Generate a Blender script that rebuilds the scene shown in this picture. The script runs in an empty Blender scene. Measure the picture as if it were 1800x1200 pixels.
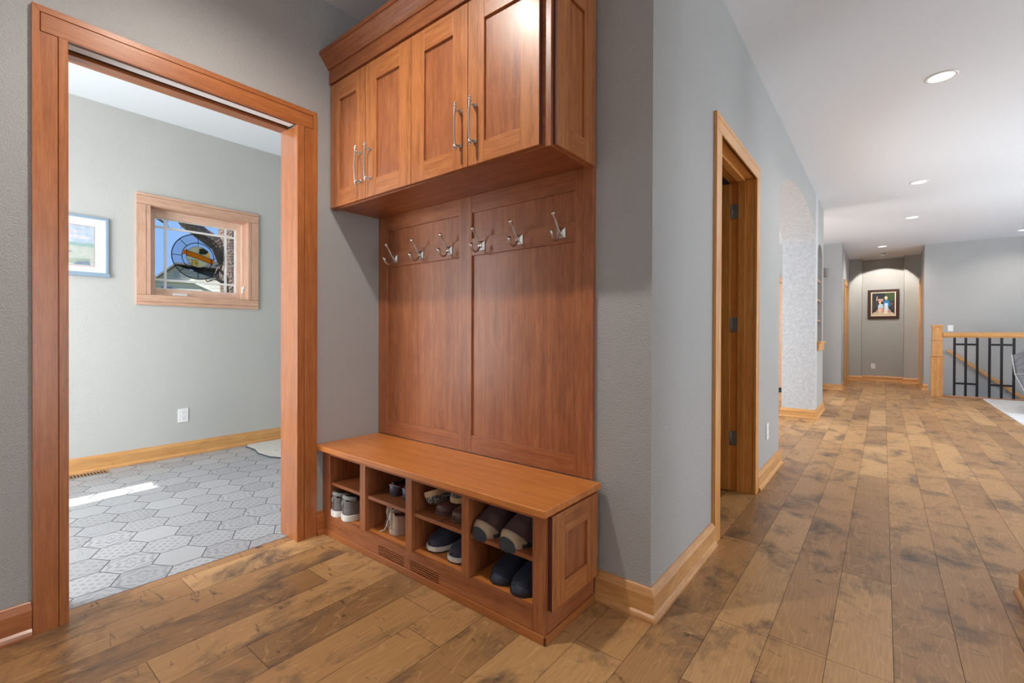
import bpy, bmesh, math, random
from mathutils import Vector, Matrix, Euler
random.seed(7)
sc = bpy.context.scene
C = sc.collection

# ------------------------------------------------------------------ camera
FPX, TH, YH, PI_, RO = 817.2396, 0.674251, 591.236, -0.0051, 0.0035
CAMZ = 1.10
cd = bpy.data.cameras.new('camera')
cam = bpy.data.objects.new('camera', cd)
C.objects.link(cam)
cd.sensor_width = 36.0
cd.lens = FPX / 1800 * 36
cd.shift_y = (YH - 600) / 1800
cd.clip_start = 0.05
r0 = Vector((math.cos(TH), math.sin(TH), 0)); d0 = Vector((-math.sin(TH), math.cos(TH), 0)); u0 = Vector((0, 0, 1))
F_ = d0 * math.cos(PI_) + u0 * math.sin(PI_); U_ = u0 * math.cos(PI_) - d0 * math.sin(PI_)
R_ = r0 * math.cos(RO) + U_ * math.sin(RO); U2 = U_ * math.cos(RO) - r0 * math.sin(RO)
m = Matrix.Identity(4)
for i in range(3):
    m[i][0] = R_[i]; m[i][1] = U2[i]; m[i][2] = -F_[i]
m[2][3] = CAMZ
cam.matrix_world = m
sc.camera = cam

# ------------------------------------------------------------------ colour management, world, light
sc.view_settings.view_transform = 'Standard'
sc.view_settings.look = 'None'
sc.view_settings.exposure = 0.0
sc.view_settings.gamma = 1.0
sc.view_settings.use_curve_mapping = False
sc.cycles.use_denoising = True
sc.cycles.max_bounces = 10
sc.cycles.diffuse_bounces = 6
sc.cycles.sample_clamp_indirect = 6.0

w = bpy.data.worlds.new('sky'); sc.world = w; w.use_nodes = True
bg = w.node_tree.nodes['Background']
bg.inputs[0].default_value = (0.30, 0.50, 0.90, 1); bg.inputs[1].default_value = 1.15

def area(name, loc, direction, sx, sy, power, col=(1, 1, 1), spread=math.pi):
    l = bpy.data.lights.new(name, 'AREA'); l.shape = 'RECTANGLE'; l.size = sx; l.size_y = sy
    l.energy = power; l.color = col; l.spread = spread
    o = bpy.data.objects.new(name, l); C.objects.link(o)
    o.location = loc; o.rotation_euler = Vector(direction).to_track_quat('-Z', 'Z').to_euler()
    return o

sun = bpy.data.lights.new('sun', 'SUN'); sun.energy = 12.0; sun.angle = 0.01; sun.color = (1.0, 0.95, 0.86)
so = bpy.data.objects.new('sun', sun); C.objects.link(so)
so.rotation_euler = Vector((-0.07, 1.0, -0.93)).to_track_quat('-Z', 'Z').to_euler()

DAY = (0.86, 0.93, 1.0)
area('fill_behind_camera', (-0.9, -2.35, 1.5), (0, 1, -0.05), 2.4, 2.2, 18, (0.95, 0.97, 1.0))  # unseen fill added for soft frontal light on the cabinet; no window there
area('daylight_great_room', (5.6, 7.2, 1.35), (-1, 0, 0.28), 7.0, 2.2, 850, DAY)
area('fill_from_right', (5.6, 0.2, 1.4), (-1, 0, 0.22), 4.0, 2.2, 165, DAY)  # added fill for the right-facing side panels; the kitchen window is invented
area('daylight_dining', (-5.8, 8.0, 1.5), (1, 0, 0.1), 4.5, 2.2, 420, DAY)
area('fill_pillar_face', (-3.6, 4.62, 1.3), (0.25, 1, 0), 2.0, 2.2, 250, DAY)  # unseen fill added to brighten the pillar face; no door stands there
area('daylight_entry', (-3.55, -1.05, 1.35), (-0.1, 1, -0.05), 1.4, 2.0, 108, (0.93, 0.97, 1.0))

def lin(r, g, b):
    f = lambda c: (c / 255 / 12.92) if c / 255 <= 0.04045 else ((c / 255 + 0.055) / 1.055) ** 2.4
    return (f(r), f(g), f(b), 1)

# ------------------------------------------------------------------ materials
class NT:
    def __init__(s, name):
        s.m = bpy.data.materials.new(name); s.m.use_nodes = True
        s.t = s.m.node_tree; s.n = s.t.nodes; s.l = s.t.links
        s.b = s.n['Principled BSDF']
    def new(s, typ, **kw):
        n = s.n.new(typ)
        for k, v in kw.items():
            setattr(n, k, v)
        return n
    def put(s, sock, v):
        if hasattr(v, 'is_linked') or hasattr(v, 'links'):
            s.l.new(v, sock)
        else:
            sock.default_value = v
    def noise(s, vec, scale, detail=4, rough=0.5, dist=0.0):
        n = s.new('ShaderNodeTexNoise'); s.l.new(vec, n.inputs['Vector'])
        n.inputs['Scale'].default_value = scale; n.inputs['Detail'].default_value = detail
        n.inputs['Roughness'].default_value = rough; n.inputs['Distortion'].default_value = dist
        return n.outputs['Fac']
    def ramp(s, fac, stops, interp='LINEAR'):
        n = s.new('ShaderNodeValToRGB'); n.color_ramp.interpolation = interp
        e = n.color_ramp.elements
        while len(e) < len(stops): e.new(0.5)
        for el, (p, c) in zip(e, stops):
            el.position = p; el.color = c if len(c) == 4 else (*c, 1)
        s.l.new(fac, n.inputs['Fac'])
        return n.outputs['Color']
    def math(s, op, a, b=0.0, c=0.0):
        n = s.new('ShaderNodeMath', operation=op)
        for i, v in enumerate((a, b, c)): s.put(n.inputs[i], v)
        return n.outputs[0]
    def mix(s, fac, a, b, typ='MIX'):
        n = s.new('ShaderNodeMix', data_type='RGBA', blend_type=typ)
        s.put(n.inputs[0], fac); s.put(n.inputs[6], a); s.put(n.inputs[7], b)
        return n.outputs[2]
    def vadd(s, a, b):
        n = s.new('ShaderNodeVectorMath', operation='ADD'); s.put(n.inputs[0], a); s.put(n.inputs[1], b)
        return n.outputs[0]
    def vmul(s, a, b):
        n = s.new('ShaderNodeVectorMath', operation='MULTIPLY'); s.put(n.inputs[0], a); s.put(n.inputs[1], b)
        return n.outputs[0]
    def obj(s):
        return s.new('ShaderNodeTexCoord').outputs['Object']
    def bump(s, h, strength, dist=0.01):
        n = s.new('ShaderNodeBump'); n.inputs['Strength'].default_value = strength
        n.inputs['Distance'].default_value = dist; s.l.new(h, n.inputs['Height'])
        s.l.new(n.outputs[0], s.b.inputs['Normal'])
    def set(s, **kw):
        for k, v in kw.items(): s.put(s.b.inputs[k.replace('_', ' ')], v)
        return s

def plain(name, col, rough=0.5, metal=0.0, bump=None, var=0.0):
    t = NT(name); t.set(Roughness=rough, Metallic=metal)
    t.b.inputs['Base Color'].default_value = col if len(col) == 4 else (*col, 1)
    if var:
        n = t.noise(t.obj(), 22, 4)
        a = tuple(c * (1 - var) for c in col[:3]) + (1,); b = tuple(min(1, c * (1 + var)) for c in col[:3]) + (1,)
        t.set(Base_Color=t.ramp(n, [(0.3, a), (0.7, b)]))
    if bump:
        t.bump(t.noise(t.obj(), bump[0], 3), bump[1], bump[2])
    return t.m

def wood(name, dark, mid, light, axis, rough=0.38, coat=0.12):
    t = NT(name)
    rnd = t.new('ShaderNodeObjectInfo').outputs['Random']
    off = t.new('ShaderNodeCombineXYZ')
    for i, k in enumerate((7.3, 11.9, 5.1)): t.put(off.inputs[i], t.math('MULTIPLY', rnd, k))
    v = t.vadd(t.obj(), off.outputs[0])
    s = [1, 1, 1]; s['xyz'.index(axis)] = 0.04
    mv = t.vmul(v, tuple(s))
    n1 = t.noise(mv, 24, 5, 0.6, 1.2)
    n2 = t.noise(mv, 230, 3, 0.65)
    n3 = t.noise(t.vmul(v, tuple(0.35 if q < 0.5 else 1 for q in s)), 26, 4, 0.6, 0.6)
    f = t.math('ADD', t.math('MULTIPLY', n1, 0.40), t.math('ADD', t.math('MULTIPLY', n2, 0.38), t.math('MULTIPLY', n3, 0.22)))
    col = t.ramp(f, [(0.36, dark), (0.5, mid), (0.64, light)])
    t.set(Base_Color=col, Roughness=rough)
    t.b.inputs['Coat Weight'].default_value = coat; t.b.inputs['Coat Roughness'].default_value = 0.22
    t.bump(n2, 0.06, 0.004)
    return t.m

M = {}
for ax in 'xyz':
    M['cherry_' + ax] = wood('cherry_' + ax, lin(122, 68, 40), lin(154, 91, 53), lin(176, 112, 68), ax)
    M['seat_' + ax] = wood('seat_' + ax, lin(170, 98, 44), lin(200, 122, 58), lin(214, 140, 74), ax)
    M['trim_' + ax] = wood('trim_' + ax, lin(140, 78, 36), lin(166, 97, 48), lin(184, 116, 62), ax, 0.34, 0.45)
    M['honey_' + ax] = wood('honey_' + ax, lin(172, 118, 66), lin(200, 146, 88), lin(216, 166, 106), ax)
for ax in 'xyz':
    M['amberwood_' + ax] = wood('amberwood_' + ax, lin(192, 124, 54), lin(216, 148, 72), lin(228, 168, 94), ax, 0.34, 0.45)
for ax in 'xyz':
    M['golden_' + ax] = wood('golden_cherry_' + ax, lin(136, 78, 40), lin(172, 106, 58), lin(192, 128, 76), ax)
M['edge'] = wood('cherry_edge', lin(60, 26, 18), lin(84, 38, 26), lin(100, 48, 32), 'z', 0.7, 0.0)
M['pale_window'] = wood('window_trim', lin(184, 142, 116), lin(206, 164, 138), lin(220, 182, 156), 'y')
M['pale_window_z'] = wood('window_trim_z', lin(184, 142, 116), lin(206, 164, 138), lin(220, 182, 156), 'z')
M['sash_y'] = wood('sash_wood', lin(214, 176, 152), lin(230, 198, 176), lin(240, 214, 196), 'y')  # daylight on the sash put into a paler wood colour
M['sash_z'] = wood('sash_wood_z', lin(214, 176, 152), lin(230, 198, 176), lin(240, 214, 196), 'z')
M['nosing'] = wood('nosing', lin(150, 106, 84), lin(180, 132, 104), lin(196, 150, 120), 'x')
M['pantry'] = wood('pantry_wood', lin(148, 112, 84), lin(172, 134, 104), lin(186, 150, 118), 'z')

def wallpaint(name, col, bs=0.55):
    t = NT(name); v = t.obj()
    a = t.noise(v, 190, 2, 0.5); b = t.noise(v, 420, 2, 0.5)
    h = t.math('ADD', t.math('MULTIPLY', t.ramp(a, [(0.42, (0, 0, 0)), (0.62, (1, 1, 1))]), 0.8), t.math('MULTIPLY', b, 0.3))
    big = t.noise(v, 1.3, 3)
    t.set(Base_Color=t.ramp(big, [(0.3, tuple(c * 0.97 for c in col[:3])), (0.7, tuple(c * 1.03 for c in col[:3]))]), Roughness=0.48)
    t.bump(h, bs, 0.003)
    return t.m
M['wall'] = wallpaint('grey_wall_paint', lin(166, 166, 164))
M['wall_entry'] = wallpaint('entry_wall_paint', lin(189, 188, 183), 0.22)
M['ceiling'] = plain('ceiling_paint', lin(230, 234, 238), 0.8, 0, (70, 0.25, 0.003))
t = NT('pillar_glare_paint'); v = t.obj()
n = t.noise(v, 26, 6, 0.75, 0.6); n2 = t.noise(v, 150, 3, 0.7)
t.set(Base_Color=t.ramp(n, [(0.3, lin(170, 173, 176)), (0.7, lin(206, 208, 210))]), Roughness=0.38)  # grazing glare on the wall paint, mottled into its base colour
t.bump(t.math('ADD', n, t.math('MULTIPLY', n2, 0.6)), 0.5, 0.006)
M['glare_paint'] = t.m

# plank floor
t = NT('oak_planks'); v = t.obj()
at = t.new('ShaderNodeAttribute', attribute_name='plank')
sep = t.new('ShaderNodeSeparateColor'); t.l.new(at.outputs['Color'], sep.inputs[0])
r1, r2, r3 = sep.outputs
off = t.new('ShaderNodeCombineXYZ')
t.put(off.inputs[0], t.math('MULTIPLY', r2, 31.0)); t.put(off.inputs[1], t.math('MULTIPLY', r3, 47.0))
pv = t.vadd(v, off.outputs[0])
gv = t.vmul(pv, (1, 0.16, 1))
rings = t.noise(gv, 7.0, 2, 0.45, 0.5)
saw = t.math('FRACT', t.math('MULTIPLY', rings, 16.0))
line = t.ramp(saw, [(0.0, (0, 0, 0)), (0.42, (0, 0, 0)), (0.5, (1, 1, 1)), (0.58, (0, 0, 0)), (1.0, (0, 0, 0))])
fine = t.noise(t.vmul(pv, (1, 0.05, 1)), 170, 3, 0.6)
base = t.ramp(r1, [(0.0, lin(150, 110, 70)), (0.22, lin(164, 121, 77)), (0.5, lin(178, 133, 85)), (0.8, lin(189, 143, 92)), (1.0, lin(199, 155, 105))])
base = t.mix(t.math('MULTIPLY', t.ramp(fine, [(0.35, (1, 1, 1)), (0.6, (0, 0, 0))]), 0.22), base, lin(96, 66, 44))
base = t.mix(t.math('MULTIPLY', line, 0.34), base, lin(214, 172, 124))
blot = t.noise(t.vmul(pv, (1.0, 0.62, 1)), 4.2, 8, 0.70, 0.5)
bl = t.ramp(blot, [(0.50, (0, 0, 0)), (0.66, (1, 1, 1))])
base = t.mix(t.math('MULTIPLY', bl, 0.88), base, lin(84, 67, 57))
cross = t.noise(t.vmul(pv, (0.55, 2.2, 1)), 8.0, 5, 0.62, 1.6)
cl = t.ramp(cross, [(0.62, (0, 0, 0)), (0.70, (1, 1, 1))])
base = t.mix(t.math('MULTIPLY', cl, 0.72), base, lin(60, 46, 40))
vo = t.new('ShaderNodeTexVoronoi', feature='F1'); t.l.new(t.vmul(pv, (1.25, 1.0, 1)), vo.inputs['Vector'])
vo.inputs['Scale'].default_value = 2.3; vo.inputs['Randomness'].default_value = 1.0
kn = t.math('ADD', vo.outputs['Distance'], t.math('MULTIPLY', t.math('SUBTRACT', t.noise(pv, 40, 3), 0.5), 0.10))
k = t.ramp(kn, [(0.03, (1, 1, 1)), (0.07, (0.6, 0.6, 0.6)), (0.16, (0, 0, 0))])
base = t.mix(t.math('MULTIPLY', k, 0.85), base, lin(34, 26, 24))
t.set(Base_Color=base, Roughness=t.ramp(blot, [(0.3, (0.30,) * 3), (0.7, (0.42,) * 3)]))
t.b.inputs['Specular IOR Level'].default_value = 0.4
t.bump(t.math('ADD', t.math('MULTIPLY', fine, 0.5), t.math('ADD', t.math('MULTIPLY', line, 0.2), t.math('MULTIPLY', k, -1.0))), 0.18, 0.004)
M['planks'] = t.m
M['subfloor'] = plain('plank_gap', lin(48, 36, 30), 0.9)
M['grout'] = plain('grout', lin(108, 110, 116), 0.9)

# patterned hexagon tile; per-tile uv runs -1..1 from the tile's centre
t = NT('hex_tile')
uv = t.new('ShaderNodeUVMap', uv_map='tile').outputs[0]
at = t.new('ShaderNodeAttribute', attribute_name='tile_rnd')
sep = t.new('ShaderNodeSeparateColor'); t.l.new(at.outputs['Color'], sep.inputs[0])
r1, r2, r3 = sep.outputs
sx = t.new('ShaderNodeSeparateXYZ'); t.l.new(uv, sx.inputs[0]); X, Y = sx.outputs[0], sx.outputs[1]
dots = t.math('MULTIPLY', t.math('SINE', t.math('MULTIPLY', X, 15.0)), t.math('SINE', t.math('MULTIPLY', Y, 15.0)))
dots = t.math('GREATER_THAN', dots, 0.35)
rad = t.math('SQRT', t.math('ADD', t.math('MULTIPLY', X, X), t.math('MULTIPLY', Y, Y)))
ang = t.math('ARCTAN2', Y, X)
flower = t.math('SINE', t.math('ADD', t.math('MULTIPLY', rad, 19.0), t.math('MULTIPLY', t.math('SINE', t.math('MULTIPLY', ang, 6.0)), 1.5)))
flower = t.math('GREATER_THAN', flower, 0.2)
dia = t.math('GREATER_THAN', t.math('ADD', t.math('SINE', t.math('MULTIPLY', t.math('ADD', X, Y), 13.0)), t.math('SINE', t.math('MULTIPLY', t.math('SUBTRACT', X, Y), 13.0))), 0.75)
curl = t.noise(t.vmul(uv, (1, 1, 1)), 4.0, 1, 0.5, 2.5)
curl = t.math('GREATER_THAN', t.math('SINE', t.math('MULTIPLY', curl, 34.0)), 0.3)
def pick(r, lo, hi):
    return t.math('MULTIPLY', t.math('GREATER_THAN', r, lo), t.math('LESS_THAN', r, hi))
pat = t.math('MULTIPLY', dots, pick(r1, 0.0, 0.24))
for p, lo, hi in ((flower, 0.24, 0.42), (dia, 0.42, 0.62), (curl, 0.62, 0.8)):
    pat = t.math('ADD', pat, t.math('MULTIPLY', p, pick(r1, lo, hi)))
wear = t.noise(t.obj(), 26, 5, 0.65)
pat = t.math('MULTIPLY', pat, t.ramp(wear, [(0.3, (0.25,) * 3), (0.6, (1,) * 3)]))
base = t.mix(r2, lin(156, 158, 161), lin(174, 176, 179))
col = t.mix(t.math('MULTIPLY', pat, 0.55), base, lin(116, 120, 128))
col = t.mix(t.math('MULTIPLY', t.ramp(t.noise(t.obj(), 160, 3), [(0.4, (0,) * 3), (0.7, (1,) * 3)]), 0.25), col, lin(140, 142, 146))
t.set(Base_Color=col, Roughness=0.38)
M['tile'] = t.m

M['nickel'] = plain('brushed_nickel', (0.62, 0.60, 0.57), 0.28, 1.0)
M['steel'] = plain('hinge_steel', (0.30, 0.32, 0.34), 0.42, 0.85)
M['white'] = plain('white_plastic', lin(232, 232, 230), 0.4)
M['dark'] = plain('dark_slot', lin(24, 22, 22), 0.7)
M['black_iron'] = plain('black_iron', lin(34, 32, 36), 0.45, 0.2)
M['carpet'] = plain('pale_carpet', lin(214, 216, 218), 0.95, 0, (300, 0.6, 0.006), 0.08)
M['rug'] = plain('bath_rug', lin(206, 204, 196), 0.95, 0, (180, 0.8, 0.008), 0.08)
M['rugedge'] = plain('rug_binding', lin(70, 76, 84), 0.9)
M['sofa'] = plain('grey_upholstery', lin(112, 112, 116), 0.9, 0, (240, 0.5, 0.004), 0.22)
M['piping'] = plain('pale_piping', lin(178, 176, 176), 0.9)
M['lamp_trim'] = plain('lamp_trim', lin(236, 236, 236), 0.4)
def emit(name, col, s):
    t = NT(name); t.b.inputs['Emission Color'].default_value = (*col, 1); t.b.inputs['Emission Strength'].default_value = s
    return t.m
M['lens'] = emit('lamp_lens', (1.0, 0.97, 0.93), 1.5)
def glass(name, tint, alpha=0.9, rough=0.02):
    t = NT(name)
    tr = t.new('ShaderNodeBsdfTransparent'); tr.inputs[0].default_value = (*tint, 1)
    gl = t.new('ShaderNodeBsdfGlossy'); gl.inputs['Roughness'].default_value = rough
    fr = t.new('ShaderNodeFresnel'); fr.inputs[0].default_value = 1.35
    mx = t.new('ShaderNodeMixShader'); t.l.new(fr.outputs[0], mx.inputs[0]); t.l.new(tr.outputs[0], mx.inputs[1]); t.l.new(gl.outputs[0], mx.inputs[2])
    t.l.new(mx.outputs[0], t.n['Material Output'].inputs[0])
    return t.m
M['glass'] = glass('window_glass', (0.96, 0.98, 0.98))
M['glass_grey'] = glass('grey_glass', (0.78, 0.80, 0.84))
def stained(name, col):
    t = NT(name)
    d = t.new('ShaderNodeBsdfTranslucent'); d.inputs[0].default_value = col
    tr = t.new('ShaderNodeBsdfTransparent'); tr.inputs[0].default_value = col
    di = t.new('ShaderNodeBsdfDiffuse'); di.inputs[0].default_value = col
    a = t.new('ShaderNodeMixShader'); a.inputs[0].default_value = 0.5
    t.l.new(d.outputs[0], a.inputs[1]); t.l.new(di.outputs[0], a.inputs[2])
    b = t.new('ShaderNodeMixShader'); b.inputs[0].default_value = 0.5
    t.l.new(a.outputs[0], b.inputs[1]); t.l.new(tr.outputs[0], b.inputs[2])
    t.l.new(b.outputs[0], t.n['Material Output'].inputs[0])
    return t.m
M['amber'] = stained('amber_glass', lin(224, 150, 40))
M['cream_glass'] = stained('cream_glass', lin(226, 226, 196))
M['yellow_glass'] = stained('yellow_glass', lin(238, 214, 110))
M['green_glass'] = plain('dark_green_glass', lin(24, 34, 20), 0.3)
M['lead'] = plain('lead_came', lin(26, 26, 28), 0.5, 0.3)
M['bluegrey_frame'] = plain('blue_grey_frame', lin(140, 160, 178), 0.45)
M['matboard'] = plain('mat_board', lin(226, 230, 232), 0.8)
M['walnut'] = plain('dark_walnut_frame', lin(66, 34, 28), 0.35)
M['gilt'] = plain('pale_gilt', lin(226, 214, 186), 0.5)
def pc(name, r, g, b, rough=0.7): M[name] = plain('paint_' + name, lin(r, g, b), rough, 0, None, 0.12)
for a in (('p_sky', 178, 192, 206), ('p_cloud', 200, 196, 204), ('p_hill', 150, 176, 172), ('p_roof', 204, 176, 166), ('p_ink', 128, 138, 156), ('p_field', 184, 190, 180), ('p_green', 158, 170, 156), ('p_pink', 196, 160, 164),
          ('q_dark', 34, 44, 50), ('q_leaf', 64, 84, 44), ('q_path', 186, 150, 138), ('q_path2', 200, 186, 160), ('q_fence', 62, 54, 56), ('q_blue', 36, 120, 178), ('q_pale', 176, 206, 214), ('q_jean', 196, 216, 236), ('q_skin', 226, 178, 156), ('q_hair', 226, 208, 172), ('q_red', 166, 76, 90), ('q_cream', 226, 220, 196)):
    pc(*a)
# shoes
M['suede_grey'] = plain('grey_suede', lin(118, 112, 112), 0.9, 0, (220, 0.3, 0.003), 0.12)
M['collar_grey'] = plain('grey_knit_collar', lin(138, 140, 136), 0.9, 0, (300, 0.5, 0.003))
M['sole_white'] = plain('white_rubber', lin(218, 214, 206), 0.6, 0, None, 0.06)
M['beige'] = plain('beige_canvas', lin(190, 168, 148), 0.9, 0, (300, 0.4, 0.003), 0.06)
M['leather'] = plain('brown_leather', lin(92, 62, 52), 0.38, 0, (60, 0.15, 0.003), 0.2)
M['leather_red'] = plain('oxblood_leather', lin(78, 50, 50), 0.4, 0, (60, 0.15, 0.003), 0.2)
M['slate'] = plain('slate_blue_leather', lin(84, 92, 108), 0.4, 0, None, 0.1)
M['navy'] = plain('navy_canvas', lin(58, 62, 78), 0.85, 0, (300, 0.4, 0.003), 0.15)
M['navy_dark'] = plain('dark_navy_suede', lin(34, 40, 54), 0.85, 0, (260, 0.4, 0.003), 0.2)
M['navy_toe'] = plain('navy_leather_toe', lin(48, 56, 72), 0.5, 0, (80, 0.4, 0.003), 0.15)
M['suede_brown'] = plain('brown_suede', lin(92, 70, 70), 0.92, 0, (260, 0.35, 0.003), 0.16)
M['rand'] = plain('tan_rand', lin(176, 152, 126), 0.85, 0, None, 0.08)
M['tread'] = plain('black_tread', lin(52, 56, 62), 0.7, 0, (90, 0.9, 0.01))
M['lining'] = plain('dark_lining', lin(40, 42, 46), 0.95)
M['lining_tan'] = plain('tan_lining', lin(150, 122, 96), 0.95)
M['sole_dark'] = plain('dark_rubber', lin(40, 36, 36), 0.6)
M['cork'] = plain('tan_outsole', lin(196, 162, 122), 0.75, 0, None, 0.08)
t = NT('woven_pattern'); v = t.obj()
vo = t.new('ShaderNodeTexVoronoi', feature='F1'); t.l.new(t.vmul(v, (1, 1, 1)), vo.inputs['Vector']); vo.inputs['Scale'].default_value = 150
t.set(Base_Color=t.ramp(vo.outputs['Distance'], [(0.40, lin(40, 42, 52)), (0.52, lin(150, 144, 134))], 'CONSTANT'), Roughness=0.9)
M['woven'] = t.m
# outdoors
M['bark'] = plain('tree_bark', lin(122, 102, 92), 0.95, 0, (26, 1.0, 0.05), 0.3)
t = NT('lap_siding'); v = t.obj()
sz = t.new('ShaderNodeSeparateXYZ'); t.l.new(v, sz.inputs[0])
sd = t.math('FRACT', t.math('MULTIPLY', sz.outputs[2], 9.0))
t.set(Base_Color=t.ramp(sd, [(0.0, lin(120, 122, 116)), (0.12, lin(184, 180, 168)), (1.0, lin(196, 192, 180))]), Roughness=0.8)
M['siding'] = t.m
M['roof'] = plain('shingles', lin(110, 106, 104), 0.95, 0, None, 0.25)
M['grass'] = plain('lawn', lin(120, 124, 88), 0.95, 0, None, 0.2)
M['house_trim'] = plain('house_trim', lin(206, 206, 200), 0.7)
M['vent_grey'] = plain('vent_grey', lin(150, 154, 154), 0.7)

# ------------------------------------------------------------------ mesh helpers
class MB:
    def __init__(s):
        s.bm = bmesh.new(); s.mats = []
    def mi(s, mat):
        mat = M[mat]
        if mat not in s.mats: s.mats.append(mat)
        return s.mats.index(mat)
    def face(s, pts, mat, smooth=False):
        vs = [s.bm.verts.new(p) for p in pts]
        f = s.bm.faces.new(vs); f.material_index = s.mi(mat); f.smooth = smooth
        return f
    def box(s, x0, x1, y0, y1, z0, z1, mat):
        if x0 > x1: x0, x1 = x1, x0
        if y0 > y1: y0, y1 = y1, y0
        if z0 > z1: z0, z1 = z1, z0
        v = [s.bm.verts.new((x, y, z)) for x in (x0, x1) for y in (y0, y1) for z in (z0, z1)]
        k = s.mi(mat)
        for q in ((0, 1, 3, 2), (4, 6, 7, 5), (0, 4, 5, 1), (2, 3, 7, 6), (0, 2, 6, 4), (1, 5, 7, 3)):
            f = s.bm.faces.new([v[i] for i in q]); f.material_index = k
        return s
    def prism(s, poly, axis, a, b, mat, smooth=False):
        """poly of 2-D points in the other two axes (cyclic order after axis), extruded from a to b"""
        def P(p, h):
            if axis == 'x': return (h, p[0], p[1])
            if axis == 'y': return (p[0], h, p[1])
            return (p[0], p[1], h)
        va = [s.bm.verts.new(P(p, a)) for p in poly]; vb = [s.bm.verts.new(P(p, b)) for p in poly]
        k = s.mi(mat); n = len(poly)
        fs = [s.bm.faces.new(va), s.bm.faces.new(vb[::-1])]
        for i in range(n):
            f = s.bm.faces.new((va[i], vb[i], vb[(i + 1) % n], va[(i + 1) % n])); f.smooth = smooth; fs.append(f)
        for f in fs: f.material_index = k
        return s
    def tube(s, pts, r, mat, seg=10, cap=True, flat=None):
        pts = [Vector(p) for p in pts]; n = len(pts)
        rs = r if isinstance(r, (list, tuple)) else [r] * n
        k = s.mi(mat); rings = []
        up = None
        for i, p in enumerate(pts):
            d = (pts[min(i + 1, n - 1)] - pts[max(i - 1, 0)]).normalized()
            if up is None:
                up = Vector((0, 0, 1)) if abs(d.z) < 0.9 else Vector((1, 0, 0))
            a = d.cross(up).normalized(); b = a.cross(d).normalized(); up = b
            fl = flat[i] if flat else 1.0
            rings.append([s.bm.verts.new(p + a * (rs[i] * fl * math.cos(q)) + b * (rs[i] * math.sin(q))) for q in [2 * math.pi * j / seg for j in range(seg)]])
        for i in range(n - 1):
            for j in range(seg):
                f = s.bm.faces.new((rings[i][j], rings[i][(j + 1) % seg], rings[i + 1][(j + 1) % seg], rings[i + 1][j]))
                f.material_index = k; f.smooth = True
        if cap:
            for rr in (rings[0][::-1], rings[-1]):
                f = s.bm.faces.new(rr); f.material_index = k
        return s
    def lathe(s, prof, c, mat, seg=24, axis='z'):
        c = Vector(c); k = s.mi(mat); rings = []
        for r, h in prof:
            ring = []
            for j in range(seg):
                q = 2 * math.pi * j / seg
                x, y = max(r, 1e-5) * math.cos(q), max(r, 1e-5) * math.sin(q)
                p = {'z': (x, y, h), 'y': (x, h, y), 'x': (h, x, y)}[axis]
                ring.append(s.bm.verts.new(c + Vector(p)))
            rings.append(ring)
        for i in range(len(rings) - 1):
            for j in range(seg):
                f = s.bm.faces.new((rings[i][j], rings[i][(j + 1) % seg], rings[i + 1][(j + 1) % seg], rings[i + 1][j]))
                f.material_index = k; f.smooth = True
        for rr in (rings[0][::-1], rings[-1]):
            f = s.bm.faces.new(rr); f.material_index = k
        return s
    def loft(s, rings, mat, closed=True, caps=True):
        k = s.mi(mat); R = [[s.bm.verts.new(p) for p in r] for r in rings]
        n = len(R[0])
        for i in range(len(R) - 1):
            for j in range(n if closed else n - 1):
                f = s.bm.faces.new((R[i][j], R[i][(j + 1) % n], R[i + 1][(j + 1) % n], R[i + 1][j])); f.material_index = k; f.smooth = True
        if caps and closed:
            for rr in (R[0][::-1], R[-1]):
                f = s.bm.faces.new(rr); f.material_index = k; f.smooth = True
        return s
    def build(s, name, parent=None, bevel=0.0, subsurf=0, solid=0.0, kind=None, keep_normals=False, origin=None, seg=2):
        if not keep_normals:
            bmesh.ops.recalc_face_normals(s.bm, faces=s.bm.faces[:])
        o = origin if origin is not None else (WL[parent] if parent else Vector((0, 0, 0)))
        o = Vector(o)
        bmesh.ops.translate(s.bm, verts=s.bm.verts[:], vec=-o)
        me = bpy.data.meshes.new(name); s.bm.to_mesh(me); s.bm.free()
        for mt in s.mats: me.materials.append(mt)
        ob = bpy.data.objects.new(name, me); C.objects.link(ob)
        if parent:
            ob.parent = parent; WL[ob] = WL[parent]
        else:
            ob.location = o; WL[ob] = o
        if solid:
            md = ob.modifiers.new('solid', 'SOLIDIFY'); md.thickness = solid; md.offset = -1
        if bevel:
            md = ob.modifiers.new('bevel', 'BEVEL'); md.width = bevel; md.segments = seg; md.limit_method = 'ANGLE'; md.angle_limit = 0.7
            md.harden_normals = False
        if subsurf:
            md = ob.modifiers.new('sub', 'SUBSURF'); md.levels = subsurf; md.render_levels = subsurf
        if kind: ob['kind'] = kind
        return ob
WL = {}
def tag(o, label, cat, group=None):
    o['label'] = label; o['category'] = cat
    if group: o['group'] = group
    return o
def thing(name, label, cat, loc, group=None):
    o = bpy.data.objects.new(name, None); C.objects.link(o); o.empty_display_size = 0.1
    o.location = loc; WL[o] = Vector(loc)
    return tag(o, label, cat, group)
def struct_root(name, loc=(0, 0, 0)):
    o = bpy.data.objects.new(name, None); C.objects.link(o); o.empty_display_size = 0.1
    o.location = loc; WL[o] = Vector(loc); o['kind'] = 'structure'
    return o

# ------------------------------------------------------------------ dimensions
XL = -2.4225          # mudroom face of the left wall
YB = 1.738            # face of the wall behind the built-in
XH = -0.6985          # hall face of the hall wall
ZC = 2.94
XF = -4.905           # far wall of the entry room
YD = 11.34

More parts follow.
